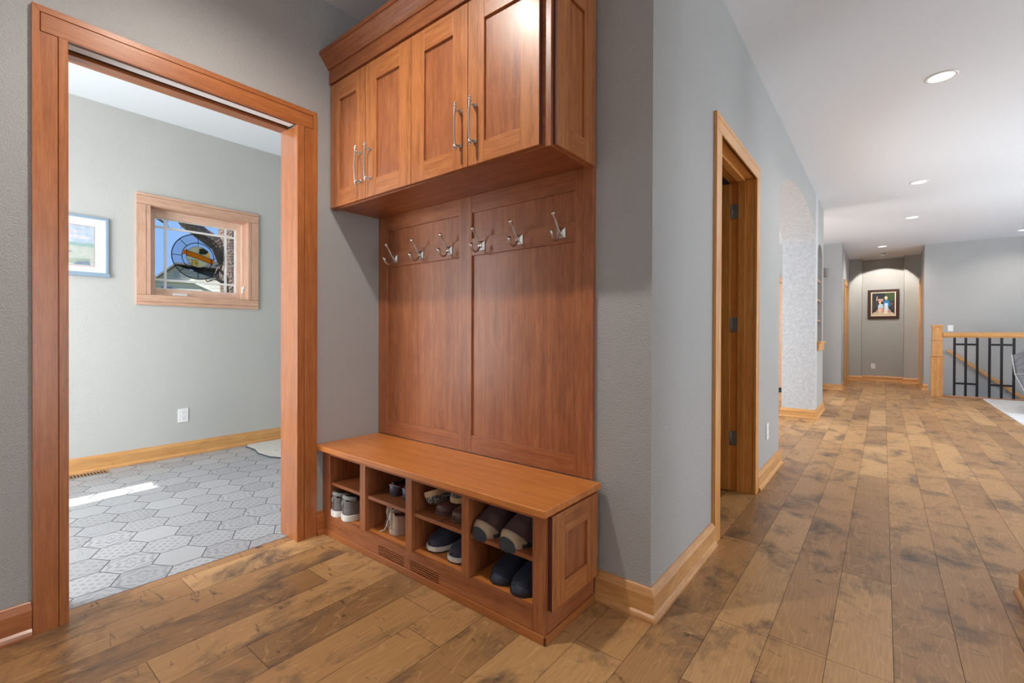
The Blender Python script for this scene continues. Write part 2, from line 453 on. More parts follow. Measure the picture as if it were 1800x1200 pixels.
# ------------------------------------------------------------------ floors
PW, PX0 = 0.1778, 0.0325
JOINT = {-14: [0.698, -0.9, 1.9], -10: [0.6925, -0.8], -9: [1.234, -0.5], 0 - 1: [2.646, 1.05, 4.6], 0: [3.195, 1.3, 5.2], -2: [1.92, 4.18, 0.2],
         -3: [3.34, 1.5, 5.0], -4: [2.72, 0.6, 4.7], -13: [0.1, 1.62], -12: [-0.4, 1.1], -11: [0.449, -1.3]}
verts, faces, cols = [], [], []
def plank_area(x0, x1, y0, y1):
    k0 = math.floor((x0 - PX0) / PW); k1 = math.ceil((x1 - PX0) / PW)
    for k in range(k0, k1):
        a, b = max(x0, PX0 + k * PW), min(x1, PX0 + (k + 1) * PW)
        if b - a < 0.004: continue
        rg = random.Random(k * 77 + 5)
        js = sorted(JOINT.get(k, []))
        if js:
            lo, hi = js[0], js[-1]
        else:
            lo = hi = rg.uniform(-3, -1.5); js = [lo]
        while lo > -4: lo -= rg.uniform(0.7, 1.9); js.insert(0, lo)
        while hi < 16: hi += rg.uniform(0.7, 1.9); js.append(hi)
        for i in range(len(js) - 1):
            q = random.Random(k * 1000 + i)
            rc = (q.random(), q.random(), q.random(), 1)
            c, d = max(js[i], y0), min(js[i + 1], y1)
            if d - c < 0.01: continue
            g = 0.0008
            n = len(verts)
            verts.extend([(a + g, c + g, 0), (b - g, c + g, 0), (b - g, d - g, 0), (a + g, d - g, 0)])
            faces.append((n, n + 1, n + 2, n + 3)); cols.extend([rc] * 4)
plank_area(-2.517, 5.85, -2.6, 1.9)
plank_area(-2.5, 1.35, 1.9, 4.40)
plank_area(1.35, 5.85, 1.9, 2.9)
plank_area(-6.1, 1.35, 4.40, 11.53)
plank_area(-0.75, 0.72, 11.53, 14.5)
me = bpy.data.meshes.new('floor'); me.from_pydata(verts, [], faces)
ca = me.color_attributes.new('plank', 'FLOAT_COLOR', 'CORNER')
for i, c in enumerate(cols): ca.data[i].color = c
me.materials.append(M['planks'])
fl = bpy.data.objects.new('floor', me); C.objects.link(fl); fl['kind'] = 'structure'
b = MB(); b.box(-2.517, 5.9, -2.6, 1.9, -0.1, -0.0012, 'subfloor'); b.box(-2.6, 5.9, 1.9, 4.4, -0.1, -0.0012, 'subfloor'); b.box(-6.1, 5.9, 4.4, 11.53, -0.1, -0.0012, 'subfloor')
b.box(-0.8, 0.72, 11.53, 14.6, -0.1, -0.0012, 'subfloor')
b.build('floor_base', kind='structure')
# hex tile floor in the entry
verts, faces, cols, uvs = [], [], [], []
a_, rp = 0.2, 0.1734
Rr = a_ / math.sqrt(3)
for r in range(-12, 18):
    for c in range(-3, 14):
        cx = -2.713 - c * a_ + (a_ / 2 if r % 2 else 0); cy = 0.772 + r * rp
        pts = []
        for k in range(6):
            q = math.pi / 6 + k * math.pi / 3
            pts.append((cx + (Rr - 0.0028) * math.cos(q), cy + (Rr - 0.0028) * math.sin(q)))
        def clip(pts, ax, lim, sgn):
            out = []
            for i in range(len(pts)):
                p, q = pts[i], pts[(i + 1) % len(pts)]
                ip, iq = sgn * (p[ax] - lim) <= 0, sgn * (q[ax] - lim) <= 0
                if ip: out.append(p)
                if ip != iq:
                    u = (lim - p[ax]) / (q[ax] - p[ax]); out.append((p[0] + u * (q[0] - p[0]), p[1] + u * (q[1] - p[1])))
            return out
        for ax, lim, sg in ((0, -2.521, 1), (0, -4.95, -1), (1, -1.25, -1), (1, 3.15, 1)):
            if pts: pts = clip(pts, ax, lim, sg)
        if len(pts) < 3: continue
        n = len(verts); rg = random.Random(r * 99 + c)
        rc = (rg.random(), rg.random(), rg.random(), 1)
        verts.extend([(x, y, 0.0) for x, y in pts]); faces.append(tuple(range(n, n + len(pts))))
        cols.extend([rc] * len(pts)); uvs.extend([((x - cx) / Rr, (y - cy) / Rr) for x, y in pts])
me = bpy.data.meshes.new('tile_floor'); me.from_pydata(verts, [], faces)
ca = me.color_attributes.new('tile_rnd', 'FLOAT_COLOR', 'CORNER')
ul = me.uv_layers.new(name='tile')
for i, c in enumerate(cols): ca.data[i].color = c; ul.data[i].uv = uvs[i]
me.materials.append(M['tile'])
to = bpy.data.objects.new('floor_tile', me); C.objects.link(to); to['kind'] = 'structure'
MB().box(-4.95, -2.518, -1.25, 3.15, -0.1, -0.0018, 'grout').build('floor_grout', kind='structure')
MB().box(1.352, 5.85, 2.9, 11.40, -0.1, 0.012, 'carpet').build('floor_carpet', kind='structure', bevel=0.006)

# ------------------------------------------------------------------ walls, ceiling
def wall_with_holes(name, axis, t0, t1, u0, u1, z0, z1, holes, mat, mats=None):
    us = sorted({u0, u1, *[h[0] for h in holes], *[h[1] for h in holes]})
    zs = sorted({z0, z1, *[h[2] for h in holes], *[h[3] for h in holes]})
    b = MB()
    for i in range(len(us) - 1):
        for j in range(len(zs) - 1):
            uc, zc = (us[i] + us[i + 1]) / 2, (zs[j] + zs[j + 1]) / 2
            if any(h[0] < uc < h[1] and h[2] < zc < h[3] for h in holes): continue
            if axis == 'x': b.box(t0, t1, us[i], us[i + 1], zs[j], zs[j + 1], mat)
            else: b.box(us[i], us[i + 1], t0, t1, zs[j], zs[j + 1], mat)
    bmesh.ops.remove_doubles(b.bm, verts=b.bm.verts[:], dist=1e-5)
    # drop the faces shared by neighbouring blocks
    seen = {}
    for f in b.bm.faces[:]:
        key = tuple(sorted(v.index for v in f.verts)); 
    b.bm.verts.index_update()
    for f in b.bm.faces[:]:
        key = tuple(sorted(v.index for v in f.verts)); seen.setdefault(key, []).append(f)
    dead = [f for fs in seen.values() if len(fs) > 1 for f in fs]
    if dead: bmesh.ops.delete(b.bm, geom=dead, context='FACES')
    return b.build(name, kind='structure')
MB().box(-6.2, 6.0, 3.2, 14.7, ZC, ZC + 0.1, 'ceiling').box(-2.6, 6.0, -2.7, 3.2, ZC, ZC + 0.1, 'ceiling').box(-5.12, -2.6, -1.35, 3.2, ZC, ZC + 0.1, 'ceiling').build('ceiling', kind='structure')
wall_with_holes('wall_left', 'x', -2.58, XL, -2.6, 1.86, 0, ZC, [(0.30, 1.235, 0, 2.222)], 'wall')
MB().box(-2.60, -2.58, 1.235, 3.15, 0, ZC, 'wall_entry').box(-2.60, -2.58, -1.25, 0.30, 0, ZC, 'wall_entry').box(-2.60, -2.58, 0.30, 1.235, 2.222, ZC, 'wall_entry').build('wall_entry_near', kind='structure')
MB().box(XL, -0.86, YB, 1.86, 0, ZC, 'wall').build('wall_back', kind='structure')
wall_with_holes('wall_hall', 'x', -0.86, XH, YB, 4.53, 0, ZC, [(2.63, 3.565, 0, 2.197)], 'wall')
wall_with_holes('wall_far', 'x', -5.12, XF, -1.25, 3.15, 0, ZC, [(1.168, 1.963, 1.42, 2.195)], 'wall_entry')
MB().box(-5.12, -2.58, 3.15, 3.25, 0, ZC, 'wall_entry').build('wall_entry_right', kind='structure')
wall_with_holes('wall_entry_front', 'y', -1.35, -1.25, -5.12, -2.58, 0, ZC, [(-4.06, -3.875, 0.1, 2.2)], 'wall_entry')
MB().box(-2.6, 5.98, -2.7, -2.6, 0, ZC, 'wall').build('wall_rear', kind='structure')
MB().box(0.474, 0.62, 2.55, 2.87, 0, ZC, 'wall').build('wall_right', kind='structure', bevel=0.004)
MB().box(2.6, 5.85, 2.72, 2.865, 0, ZC, 'wall').build('wall_great_room_near', kind='structure')
MB().box(5.85, 5.98, -2.7, 12.8, 0, ZC, 'wall').build('wall_great_room_side', kind='structure')
MB().box(-2.6, -2.5, 1.86, 4.53, 0, ZC, 'wall').box(-2.5, -0.86, 4.41, 4.53, 0, ZC, 'wall').build('wall_closet', kind='structure')
# wall with the arch
AZ0, AZ1, AY0, AY1 = 2.30, 2.63, 4.53, 7.23
cy = (AY0 + AY1) / 2; hw = (AY1 - AY0) / 2
arch = [(cy - hw * math.cos(math.pi * i / 28), AZ0 + (AZ1 - AZ0) * math.sin(math.pi * i / 28)) for i in range(29)]
b = MB()
kk = b.mi('glare_paint'); kw = b.mi('wall')
for i in range(28):
    (ya, za), (yb, zb) = arch[i], arch[i + 1]
    for x in (-1.08, XH):
        b.face([(x, ya, za), (x, yb, zb), (x, yb, ZC), (x, ya, ZC)], 'wall')
    b.face([(-1.08, ya, za), (-1.08, yb, zb), (XH, yb, zb), (XH, ya, za)], 'glare_paint', True)
b.face([(-1.08, AY0, AZ0), (XH, AY0, AZ0), (XH, AY0, ZC), (-1.08, AY0, ZC)], 'wall')
b.build('wall_arch', kind='structure')
# pillar with an arched niche
b = MB()
b.box(-1.08, -0.93, AY1, 8.2, 0, ZC, 'glare_paint')
NY0, NY1 = 7.46, 8.05
b.box(-0.93, XH, AY1, NY0, 0, ZC, 'glare_paint'); b.box(-0.93, XH, NY1, 8.2, 0, ZC, 'wall'); b.box(-0.93, XH, NY0, NY1, 0, 1.0, 'wall')
nc = (NY0 + NY1) / 2; nh = (NY1 - NY0) / 2
na = [(nc - nh * math.cos(math.pi * i / 12), 2.2 + 0.16 * math.sin(math.pi * i / 12)) for i in range(13)]
for i in range(12):
    b.prism([na[i], na[i + 1], (na[i + 1][0], ZC), (na[i][0], ZC)], 'x', -0.93, XH, 'wall')
b.build('wall_pillar', kind='structure')
# far walls and the little hallway
MB().box(-6.1, -0.66, YD, YD + 0.12, 0, ZC, 'wall').build('wall_dining_back', kind='structure')
MB().box(-6.2, -6.1, 4.4, YD + 0.12, 0, ZC, 'wall').box(-6.1, -2.6, 4.41, 4.53, 0, ZC, 'wall').build('wall_dining', kind='structure')
MB().box(-0.80, -0.66, YD + 0.12, 14.5, 0, ZC, 'wall').build('wall_passage_left', kind='structure')
MB().box(0.64, 0.76, 12.68, 14.5, 0, ZC, 'wall').build('wall_passage_right', kind='structure')
b = MB(); b.box(-0.42, 0.365, 14.34, 14.5, 0, ZC, 'wall'); b.box(-0.66, -0.42, 14.0, 14.5, 0, ZC, 'wall'); b.box(0.365, 0.64, 14.0, 14.5, 0, ZC, 'wall')
b.build('wall_passage_end', kind='structure', bevel=0.003)
MB().box(0.64, 5.98, 12.56, 12.68, -2.4, ZC, 'wall').build('wall_stair', kind='structure')
MB().box(0.72, 0.76, 11.56, 12.56, -2.4, -0.002, 'wall').box(0.8, 5.9, 11.50, 11.54, -2.4, -0.1, 'wall').build('wall_stairwell', kind='structure')
MB().box(-2.75, -1.40, 10.78, YD, 0, ZC, 'wall').build('wall_dining_jog', kind='structure')

# ------------------------------------------------------------------ baseboards
def base_profile(sgn):
    # offset from the wall, height
    return [(0, 0), (0.032, 0), (0.032, 0.010), (0.028, 0.020), (0.019, 0.028), (0.019, 0.094), (0.008, 0.118), (0.004, 0.122), (0, 0.122)]
def baseboard(name, pts, mat, closed=False):
    """pts: list of (x,y) along the wall, with the room on the LEFT of the direction of travel; mitred profile"""
    b = MB(); prof = base_profile(1); rings = []
    P = [Vector(p) for p in pts]
    for i, p in enumerate(P):
        ns = []
        if i > 0: d = (P[i] - P[i - 1]).normalized(); ns.append(Vector((-d.y, d.x)))
        if i < len(P) - 1: d = (P[i + 1] - P[i]).normalized(); ns.append(Vector((-d.y, d.x)))
        n = sum(ns, Vector((0, 0))); n = n / n.length
        k = 1 / max(0.3, n.dot(ns[0])); n = n * k
        rings.append([(p.x + n.x * o, p.y + n.y * o, h + 0.0005) for o, h in prof])
    for i in range(len(rings) - 1):
        m_ = mat + ('_y' if abs(P[i + 1].y - P[i].y) > abs(P[i + 1].x - P[i].x) else '_x')
        b.loft([rings[i], rings[i + 1]], m_)
    for f in b.bm.faces: f.smooth = False
    return b.build(name, kind='structure')
baseboard('baseboard_left', [(XL, 0.228), (XL, -2.6)], 'trim')
baseboard('baseboard_left_corner', [(XL, 1.385), (XL, 1.3125)], 'trim')
baseboard('baseboard_back', [(XH, 2.553), (XH, YB), (-0.931, YB)], 'honey')
baseboard('baseboard_hall', [(-0.86, 4.53), (XH, 4.53), (XH, 3.637)], 'honey')
baseboard('baseboard_pillar', [(-1.08, 8.2), (XH, 8.2), (XH, AY1), (-1.08, AY1), (-1.08, 8.2)], 'honey')
baseboard('baseboard_far', [(XF, 3.15), (XF, -1.25)], 'honey')
baseboard('baseboard_right', [(0.62, 2.55), (0.474, 2.55), (0.474, 2.87), (0.62, 2.87), (0.62, 2.55)], 'honey')
baseboard('baseboard_dining', [(-0.66, 11.95), (-0.66, YD), (-1.40, YD)], 'honey')
baseboard('baseboard_passage', [(0.64, 14.0), (0.365, 14.0), (0.365, 14.34), (-0.42, 14.34), (-0.42, 14.0), (-0.66, 14.0), (-0.66, 13.35)], 'honey')
baseboard('baseboard_stair', [(0.70, 12.56), (0.64, 12.56), (0.64, 13.35)], 'honey')

# ------------------------------------------------------------------ door casings
def casing(name, face, sgn, y0, y1, yi0, yi1, ztop, zin, mat, jx, head_slot=False, axis='x'):
    """casing on an x = face wall (sgn +1: room towards +x), with jamb running back to jx"""
    r = struct_root(name, (face, (y0 + y1) / 2, 0))
    f0, f1 = face, face + sgn * 0.0175
    f2 = face + sgn * 0.0145
    g = 0.0022
    ow = (yi0 - y0) * 0.70; cap = 0.024
    b = MB()
    b.box(f0, face + sgn * 0.008, y0 + 0.002, yi0 - 0.002, 0, zin, mat + '_z'); b.box(f0, face + sgn * 0.008, yi1 + 0.002, y1 - 0.002, 0, zin, mat + '_z'); b.box(f0, face + sgn * 0.008, y0 + 0.002, y1 - 0.002, zin, ztop - 0.002, mat + '_y')
    b.build('backing', r)
    cw = 0.021
    for e, q in ((y0, 1), (y1, -1)):
        MB().prism([(e, 0), (e + q * ow, 0), (e + q * ow, zin + .002), (e + q * cw, zin + .002), (e + q * cw, ztop - cap), (e, ztop)], 'x', f0, f1, mat + '_z').build('outer_leg', r, bevel=0.0012)
    for a0, a1 in ((y0 + ow + g, yi0), (yi1, y1 - ow - g)):
        MB().box(f0, f1, a0, a1, 0, zin + 0.002, mat + '_z').build('inner_leg', r, bevel=0.0016)
    MB().prism([(y0, ztop), (y0 + cw, ztop - cap), (y1 - cw, ztop - cap), (y1, ztop)], 'x', f0, f1, mat + '_y').build('cap', r, bevel=0.0012)
    MB().box(f0, f1, y0 + cw + g, y1 - cw - g, zin + .002 + g, ztop - cap - g, mat + '_y').box(f0, f1, y0 + ow + g, y1 - ow - g, zin, zin + .0019 + g, mat + '_y').build('head', r, bevel=0.0012)
    jt = 0.02; rv = 0.004
    x0, x1 = face + sgn * 0.001, jx
    for a0, a1 in ((yi0 - jt, yi0 - rv), (yi1 + rv, yi1 + jt)):
        MB().box(x0, x1, a0, a1, 0, zin + rv, mat + '_z').build('jamb', r, bevel=0.001)
    if head_slot:
        MB().box(x0, face - .014, yi0 - rv, yi1 + rv, zin + rv, zin + jt, mat + '_y').build('head_jamb', r, bevel=0.001)
        MB().box(face - .103, jx, yi0 - rv, yi1 + rv, zin + rv, zin + jt, mat + '_y').build('head_jamb', r, bevel=0.001)
        MB().box(face - .014, face - .076, yi0 - rv, yi1 + rv, zin + rv + .008, zin + jt, 'lamp_trim').build('pocket_track', r, bevel=0.001)
        MB().box(face - .076, face - .103, yi0 - rv, yi1 + rv, zin + jt, zin + jt + .002, 'dark').build('pocket_slot', r)
    else:
        MB().box(x0, x1, yi0 - rv, yi1 + rv, zin + rv, zin + jt, mat + '_y').build('head_jamb', r, bevel=0.001)
    return r
casing('trim_1', XL, 1, 0.2298, 1.3114, 0.3268, 1.203, 2.2936, 2.1956, 'trim', -2.596, True)
tr2 = casing('trim_2', XH, 1, 2.555, 3.635, 2.651, 3.542, 2.268, 2.174, 'amberwood', -0.862)
# door stop in the hall door frame
for nm, bx in (('door_stop', (-0.80, -0.755, 3.53, 3.546, 0, 2.166)), ('door_stop', (-0.80, -0.755, 2.647, 2.663, 0, 2.166)), ('door_stop', (-0.80, -0.755, 2.663, 3.53, 2.162, 2.178))):
    MB().box(*bx, 'amberwood_z').build(nm, tr2, bevel=0.0015)
# open door inside the closet
dr = struct_root('door_1', (-0.845, 3.5, 0))
b = MB(); b.box(-1.67, -0.845, 3.502, 3.538, 0.008, 2.158, 'amberwood_z')
b.build('door_leaf', dr, bevel=0.002)
for (z0, z1) in ((0.25, 1.0), (1.15, 2.0)):
    MB().box(-1.53, -0.985, 3.497, 3.503, z0, z1, 'amberwood_z').build('door_panel', dr, bevel=0.003)
for z in (0.372, 1.172, 1.968):
    h = MB().box(-0.838, -0.800, 3.536, 3.5395, z - 0.048, z + 0.048, 'steel').build('hinge', dr, bevel=0.0008)
    MB().box(-0.8435, -0.8425, 3.504, 3.53, z - 0.048, z + 0.048, 'steel').tube([(-0.842, 3.536, z - 0.05), (-0.842, 3.536, z + 0.05)], 0.006, 'steel').build('hinge_knuckle', h)
def simple_frame(name, face, sgn, y0, y1, ztop, mat):
    r = struct_root(name, (face, (y0 + y1) / 2, 0)); w_ = 0.095
    for a0, a1 in ((y0, y0 + w_), (y1 - w_, y1)):
        MB().box(face, face + sgn * 0.0175, a0, a1, 0, ztop - w_, mat + '_z').build('leg', r, bevel=0.002)
    MB().box(face, face + sgn * 0.0175, y0, y1, ztop - w_, ztop, mat + '_y').build('head', r, bevel=0.002)
    MB().box(face, face + sgn * 0.006, y0 + w_, y1 - w_, 0.008, ztop - w_, mat + '_z').build('door_leaf', r)
simple_frame('door_2', -0.66, 1, 12.05, 13.3, 2.28, 'honey')
simple_frame('door_3', 0.64, -1, 13.38, 13.97, 2.34, 'honey')

# ------------------------------------------------------------------ window in the entry's far wall
wr = struct_root('window_1', (XF, 1.5655, 1.8))
y0, y1, z0, z1 = 1.076, 2.0515, 1.338, 2.283; iy0, iy1, iz0, iz1 = 1.175, 1.956, 1.43, 2.186
F1 = XF + 0.018
b = MB(); b.box(XF, XF + 0.010, y0 + .002, iy0 - .002, z0 + .002, z1 - .002, 'pale_window_z'); b.box(XF, XF + 0.010, iy1 + .002, y1 - .002, z0 + .002, z1 - .002, 'pale_window_z'); b.box(XF, XF + .01, iy0, iy1, z0 + .002, iz0 - .002, 'pale_window'); b.box(XF, XF + .01, iy0, iy1, iz1 + .002, z1 - .002, 'pale_window')
b.build('backing', wr)
for a0, a1 in ((y0, y0 + 0.068), (y1 - 0.068, y1)): MB().box(XF, F1, a0, a1, iz0 - 0.004, iz1 + 0.004, 'pale_window_z').build('outer_leg', wr, bevel=0.0015)
for a0, a1 in ((y0 + 0.071, iy0), (iy1, y1 - 0.071)): MB().box(XF, F1, a0, a1, iz0, iz1, 'pale_window_z').build('inner_leg', wr, bevel=0.0015)
MB().box(XF, F1, y0, y1, z1 - 0.022, z1, 'pale_window').build('cap', wr, bevel=0.0015)
MB().box(XF, F1, y0, y1, iz1 + 0.007, z1 - 0.025, 'pale_window').build('head', wr, bevel=0.0015)
MB().box(XF, F1, y0, y1, iz0 - 0.062, iz0 - 0.007, 'pale_window').box(XF, F1, y0, y1, z0, iz0 - 0.065, 'pale_window').build('bottom_casing', wr, bevel=0.0015)
b = MB(); XG = -5.055
b.box(-5.12, XF + .001, iy0 - .007, iy0, iz0 - .007, iz1 + .007, 'pale_window_z'); b.box(-5.12, XF + .001, iy1, iy1 + .007, iz0 - .007, iz1 + .007, 'pale_window_z'); b.box(-5.12, XF + .001, iy0, iy1, iz0 - .008, iz0, 'pale_window'); b.box(-5.12, XF + .001, iy0, iy1, iz1, iz1 + .008, 'pale_window')
b.build('window_jamb', wr)
gy0, gy1, gz0, gz1 = 1.238, 1.894, 1.494, 2.121
b = MB(); b.box(-5.08, -5.02, iy0, gy0, iz0, iz1, 'sash_z'); b.box(-5.08, -5.02, gy1, iy1, iz0, iz1, 'sash_z'); b.box(-5.08, -5.02, gy0, gy1, iz0, gz0, 'sash_y'); b.box(-5.08, -5.02, gy0, gy1, gz1, iz1, 'sash_y')
b.box(-5.02, -5.0, iy0, iy0 + 0.02, iz0, iz1, 'sash_z'); b.box(-5.02, -5.0, iy1 - 0.02, iy1, iz0, iz1, 'sash_z'); b.box(-5.02, -5.0, iy0 + 0.0201, iy1 - 0.0201, iz1 - 0.02, iz1, 'sash_y')
b.build('sash', wr, bevel=0.003)
MB().box(XG - .003, XG + .003, gy0, gy1, gz0, gz1, 'glass').build('window_pane', wr)
b = MB()
for y in (1.321, 1.810): b.box(XG - .008, XG + .010, y - .009, y + .009, gz0, gz1, 'white')
for z in (1.576, 2.043): b.box(XG - .0075, XG + .0092, gy0, gy1, z - .009, z + .009, 'white')
for a in ((gy0, gy0 + .006, gz0 + .0061, gz1 - .0061), (gy1 - .006, gy1, gz0 + .0061, gz1 - .0061), (gy0, gy1, gz0, gz0 + .006), (gy0, gy1, gz1 - .006, gz1)): b.box(XG - .006, XG + .012, *a, 'white')
b.build('muntin_grid', wr)
MB().box(-5.018, -4.975, 1.36, 1.47, 1.432, 1.456, 'white').build('crank_cover', wr, bevel=0.005)
MB().box(-5.0, -4.985, 1.937, 1.952, 1.50, 1.56, 'white').tube([(-4.985, 1.944, 1.53), (-4.965, 1.944, 1.545), (-4.955, 1.944, 1.575)], 0.004, 'white').build('sash_lock', wr, bevel=0.002)

# leaded roundel hanging in the window
XR = -5.036; cy, cz = 1.573, 1.814
rt = thing('stained_glass_roundel', 'round leaded suncatcher with amber banner hanging in the entry window', 'suncatcher', (XR, cy, cz))
def circ(r, n=40): return [(XR, cy + r * math.cos(2 * math.pi * i / n), cz + r * math.sin(2 * math.pi * i / n)) for i in range(n + 1)]
MB().tube(circ(0.209), 0.0042, 'lead', 6, False).build('outer_lead', rt)
MB().tube(circ(0.130), 0.0036, 'lead', 6, False).build('inner_lead', rt)
b = MB()
for a in (0, 45, 90, 135, 180, 225, 270, 315):
    c_, s_ = math.cos(math.radians(a)), math.sin(math.radians(a))
    b.tube([(XR, cy + .13 * c_, cz + .13 * s_), (XR, cy + .209 * c_, cz + .209 * s_)], 0.003, 'lead', 6)
b.tube([(XR, cy, cz - .13), (XR, cy, cz + .13)], 0.0018, 'lead', 6)
b.build('lead_spokes', rt)
b = MB(); b.lathe([(0.128, -0.001), (0.207, -0.001), (0.207, 0.001), (0.128, 0.001)], (XR, cy, cz), 'glass_grey', 40, 'x')
for f in b.bm.faces: f.smooth = False
b.build('clear_glass_ring', rt)
MB().lathe([(0.096, -0.0015), (0.096, 0.0015)], (XR + .001, cy, cz), 'cream_glass', 36, 'x').build('cream_disc', rt)
b = MB(); b.tube([(XR, cy + .097 * math.cos(i / 36 * 2 * math.pi), cz + .097 * math.sin(i / 36 * 2 * math.pi)) for i in range(37)], 0.0014, 'lead', 6, False)
for q in ((-.05, -.02, -.05, -.085), (-.02, -.03, -.02, -.09), (-.085, -.035, -.02, -.035), (-.085, -.06, -.0, -.06)): b.tube([(XR + .004, cy + q[0], cz + q[1]), (XR + .004, cy + q[2], cz + q[3])], .0016, 'lead', 5)
b.build('disc_lead', rt)
MB().prism([(cy - .045, cz - .078), (cy - .004, cz - .085), (cy - .004, cz - .03), (cy - .045, cz - .03)], 'x', XR + .002, XR + .0045, 'yellow_glass').build('yellow_bricks', rt)
def band(pts, w_): return [(y, z + w_ / 2) for y, z in pts] + [(y, z - w_ / 2) for y, z in reversed(pts)]
bn = [(cy - .095 + .20 * i / 8, cz + .026 - .062 * i / 8 + .006 * math.sin(i / 8 * math.pi)) for i in range(9)]
MB().prism(band(bn, .046), 'x', XR + .004, XR + .008, 'amber').build('amber_banner', rt)
MB().prism([(cy - .128, cz + .004), (cy - .09, cz + .02), (cy - .09, cz + .062), (cy - .115, cz + .05)], 'x', XR + .003, XR + .007, 'amber').build('banner_tail', rt)
MB().prism([(cy + .10, cz - .06), (cy + .13, cz - .04), (cy + .122, cz - .005), (cy + .10, cz - .015)], 'x', XR + .003, XR + .007, 'amber').build('banner_tail', rt)
b = MB()
for e in (1, -1): b.tube([(XR + .008, y, z + e * .023) for y, z in bn], .0022, 'lead', 6)
for y, z in (bn[0], bn[8]): b.tube([(XR + .008, y, z - .03), (XR + .008, y, z + .034)], .003, 'lead', 6)
b.build('banner_lead', rt)
b = MB(); rg = random.Random(3)
for i in range(9):
    a = rg.uniform(0, 6.28); q = .012 + .012 * rg.random(); yy, zz = cy + .038 + .022 * math.cos(a), cz + .055 + .016 * math.sin(a)
    b.prism([(yy + q * math.cos(k * 1.05), zz + q * .8 * math.sin(k * 1.05)) for k in range(6)], 'x', XR + .003, XR + .006 + .0003 * i, 'green_glass')
b.build('green_leaves', rt)
b = MB(); b.prism([(cy + .068, cz + .01), (cy + .092, cz + .0), (cy + .092, cz + .045), (cy + .07, cz + .06)], 'x', XR + .003, XR + .005, 'yellow_glass').build('yellow_glass_piece', rt)

# ------------------------------------------------------------------ upper cabinet
cab = thing('wall_cabinet', 'cherry wall cabinet with four shaker doors above the coat hooks', 'cabinet', (-1.69, 1.738, 1.79))
x0, x1 = XL + 0.001, -0.955
YC = 1.395; YCF = 1.415; CB = 1.790; CT = 2.485
b = MB(); b.box(x0, x1, YCF, YB - .001, CB + .012, CT + .09, 'cherry_x'); b.build('carcass', cab)
b = MB(); b.box(x0, x1 - .0201, YCF - .001, YCF + .02, CB, CB + .02, 'cherry_x'); b.box(x1 - .02, x1 + .003, YCF - .001, YCF + .02, CB, CT, 'cherry_z'); b.box(x1 - .02, x1, YCF + .02, YB - .001, CB, CB + .02, 'cherry_y')
b.build('face_frame', cab, bevel=0.001)
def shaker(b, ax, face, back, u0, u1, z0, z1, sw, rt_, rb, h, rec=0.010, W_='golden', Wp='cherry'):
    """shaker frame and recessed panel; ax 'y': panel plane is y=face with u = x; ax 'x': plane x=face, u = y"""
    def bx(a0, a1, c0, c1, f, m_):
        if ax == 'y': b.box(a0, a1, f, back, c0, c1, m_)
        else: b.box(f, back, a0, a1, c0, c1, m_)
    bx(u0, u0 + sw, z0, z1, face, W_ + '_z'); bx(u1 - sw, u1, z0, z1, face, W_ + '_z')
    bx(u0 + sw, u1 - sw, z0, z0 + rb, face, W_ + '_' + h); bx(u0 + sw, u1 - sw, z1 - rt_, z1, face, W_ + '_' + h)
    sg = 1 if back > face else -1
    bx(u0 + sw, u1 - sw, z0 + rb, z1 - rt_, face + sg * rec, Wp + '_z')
edges = [x0 + .004, -2.081, -1.719, -1.355, -0.990]
for i in range(4):
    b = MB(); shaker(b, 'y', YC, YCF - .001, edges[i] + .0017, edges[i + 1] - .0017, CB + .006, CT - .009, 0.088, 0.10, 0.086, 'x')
    d = b.build('door', cab, bevel=0.0012)
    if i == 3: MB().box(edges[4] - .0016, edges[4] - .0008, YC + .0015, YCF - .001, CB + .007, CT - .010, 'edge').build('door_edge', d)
    hx = edges[i + 1] - .042 if i % 2 == 0 else edges[i] + .042
    b = MB(); yy = YC - .032
    zz = [1.872 + (2.056 - 1.872) * k / 10 for k in range(11)]
    b.tube([(hx, yy - .006 * math.sin(math.pi * k / 10), z) for k, z in enumerate(zz)], .0048, 'nickel', 10)
    for z in (1.872, 2.042): b.tube([(hx, yy, z), (hx, yy, z + .014)], .0072, 'nickel', 12)
    for z in (1.872, 2.056):
        e = -1 if z < 1.9 else 1
        b.tube([(hx, yy, z), (hx, yy, z + e * .010)], [.0062, .0040], 'nickel', 10)
    for z in (1.888, 2.034):
        b.tube([(hx, yy, z), (hx, YC - .008, z)], .0042, 'nickel', 10); b.lathe([(.0085, 0), (.0085, .004), (.005, .008)][::-1], (hx, YC - .008, z), 'nickel', 14, 'y')
        b.lathe([(.0085, -.003), (.0085, 0)], (hx, YC - .0, z), 'nickel', 14, 'y')
    b.build('handle', d)
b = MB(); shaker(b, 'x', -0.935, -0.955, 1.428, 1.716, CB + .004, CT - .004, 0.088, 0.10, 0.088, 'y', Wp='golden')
b.build('side_panel', cab, bevel=0.0012)
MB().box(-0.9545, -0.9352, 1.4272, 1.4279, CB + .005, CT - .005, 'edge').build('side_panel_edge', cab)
MB().box(x0, -0.944, YC - .006, YB - .001, CT + .0005, 2.572, 'cherry_x').build('frieze', cab, bevel=0.001)
prof = [(0.0, 2.562), (.006, 2.562), (.012, 2.572), (.052, 2.622), (.058, 2.622), (.058, 2.642), (0.0, 2.642)]
def crown(front, right, o): return (right + o, front - o)
rings = [[(x0, YC - .006 - o, z) for o, z in prof], [(-0.944 + o, YC - .006 - o, z) for o, z in prof], [(-0.944 + o, YB - .001, z) for o, z in prof]]
b = MB(); b.loft([rings[0], rings[1]], 'cherry_x'); b.loft([rings[1], rings[2]], 'cherry_y')
for f in b.bm.faces: f.smooth = False
b.box(x0, -0.944, YC - .006, YB - .001, 2.60, 2.64, 'cherry_x')
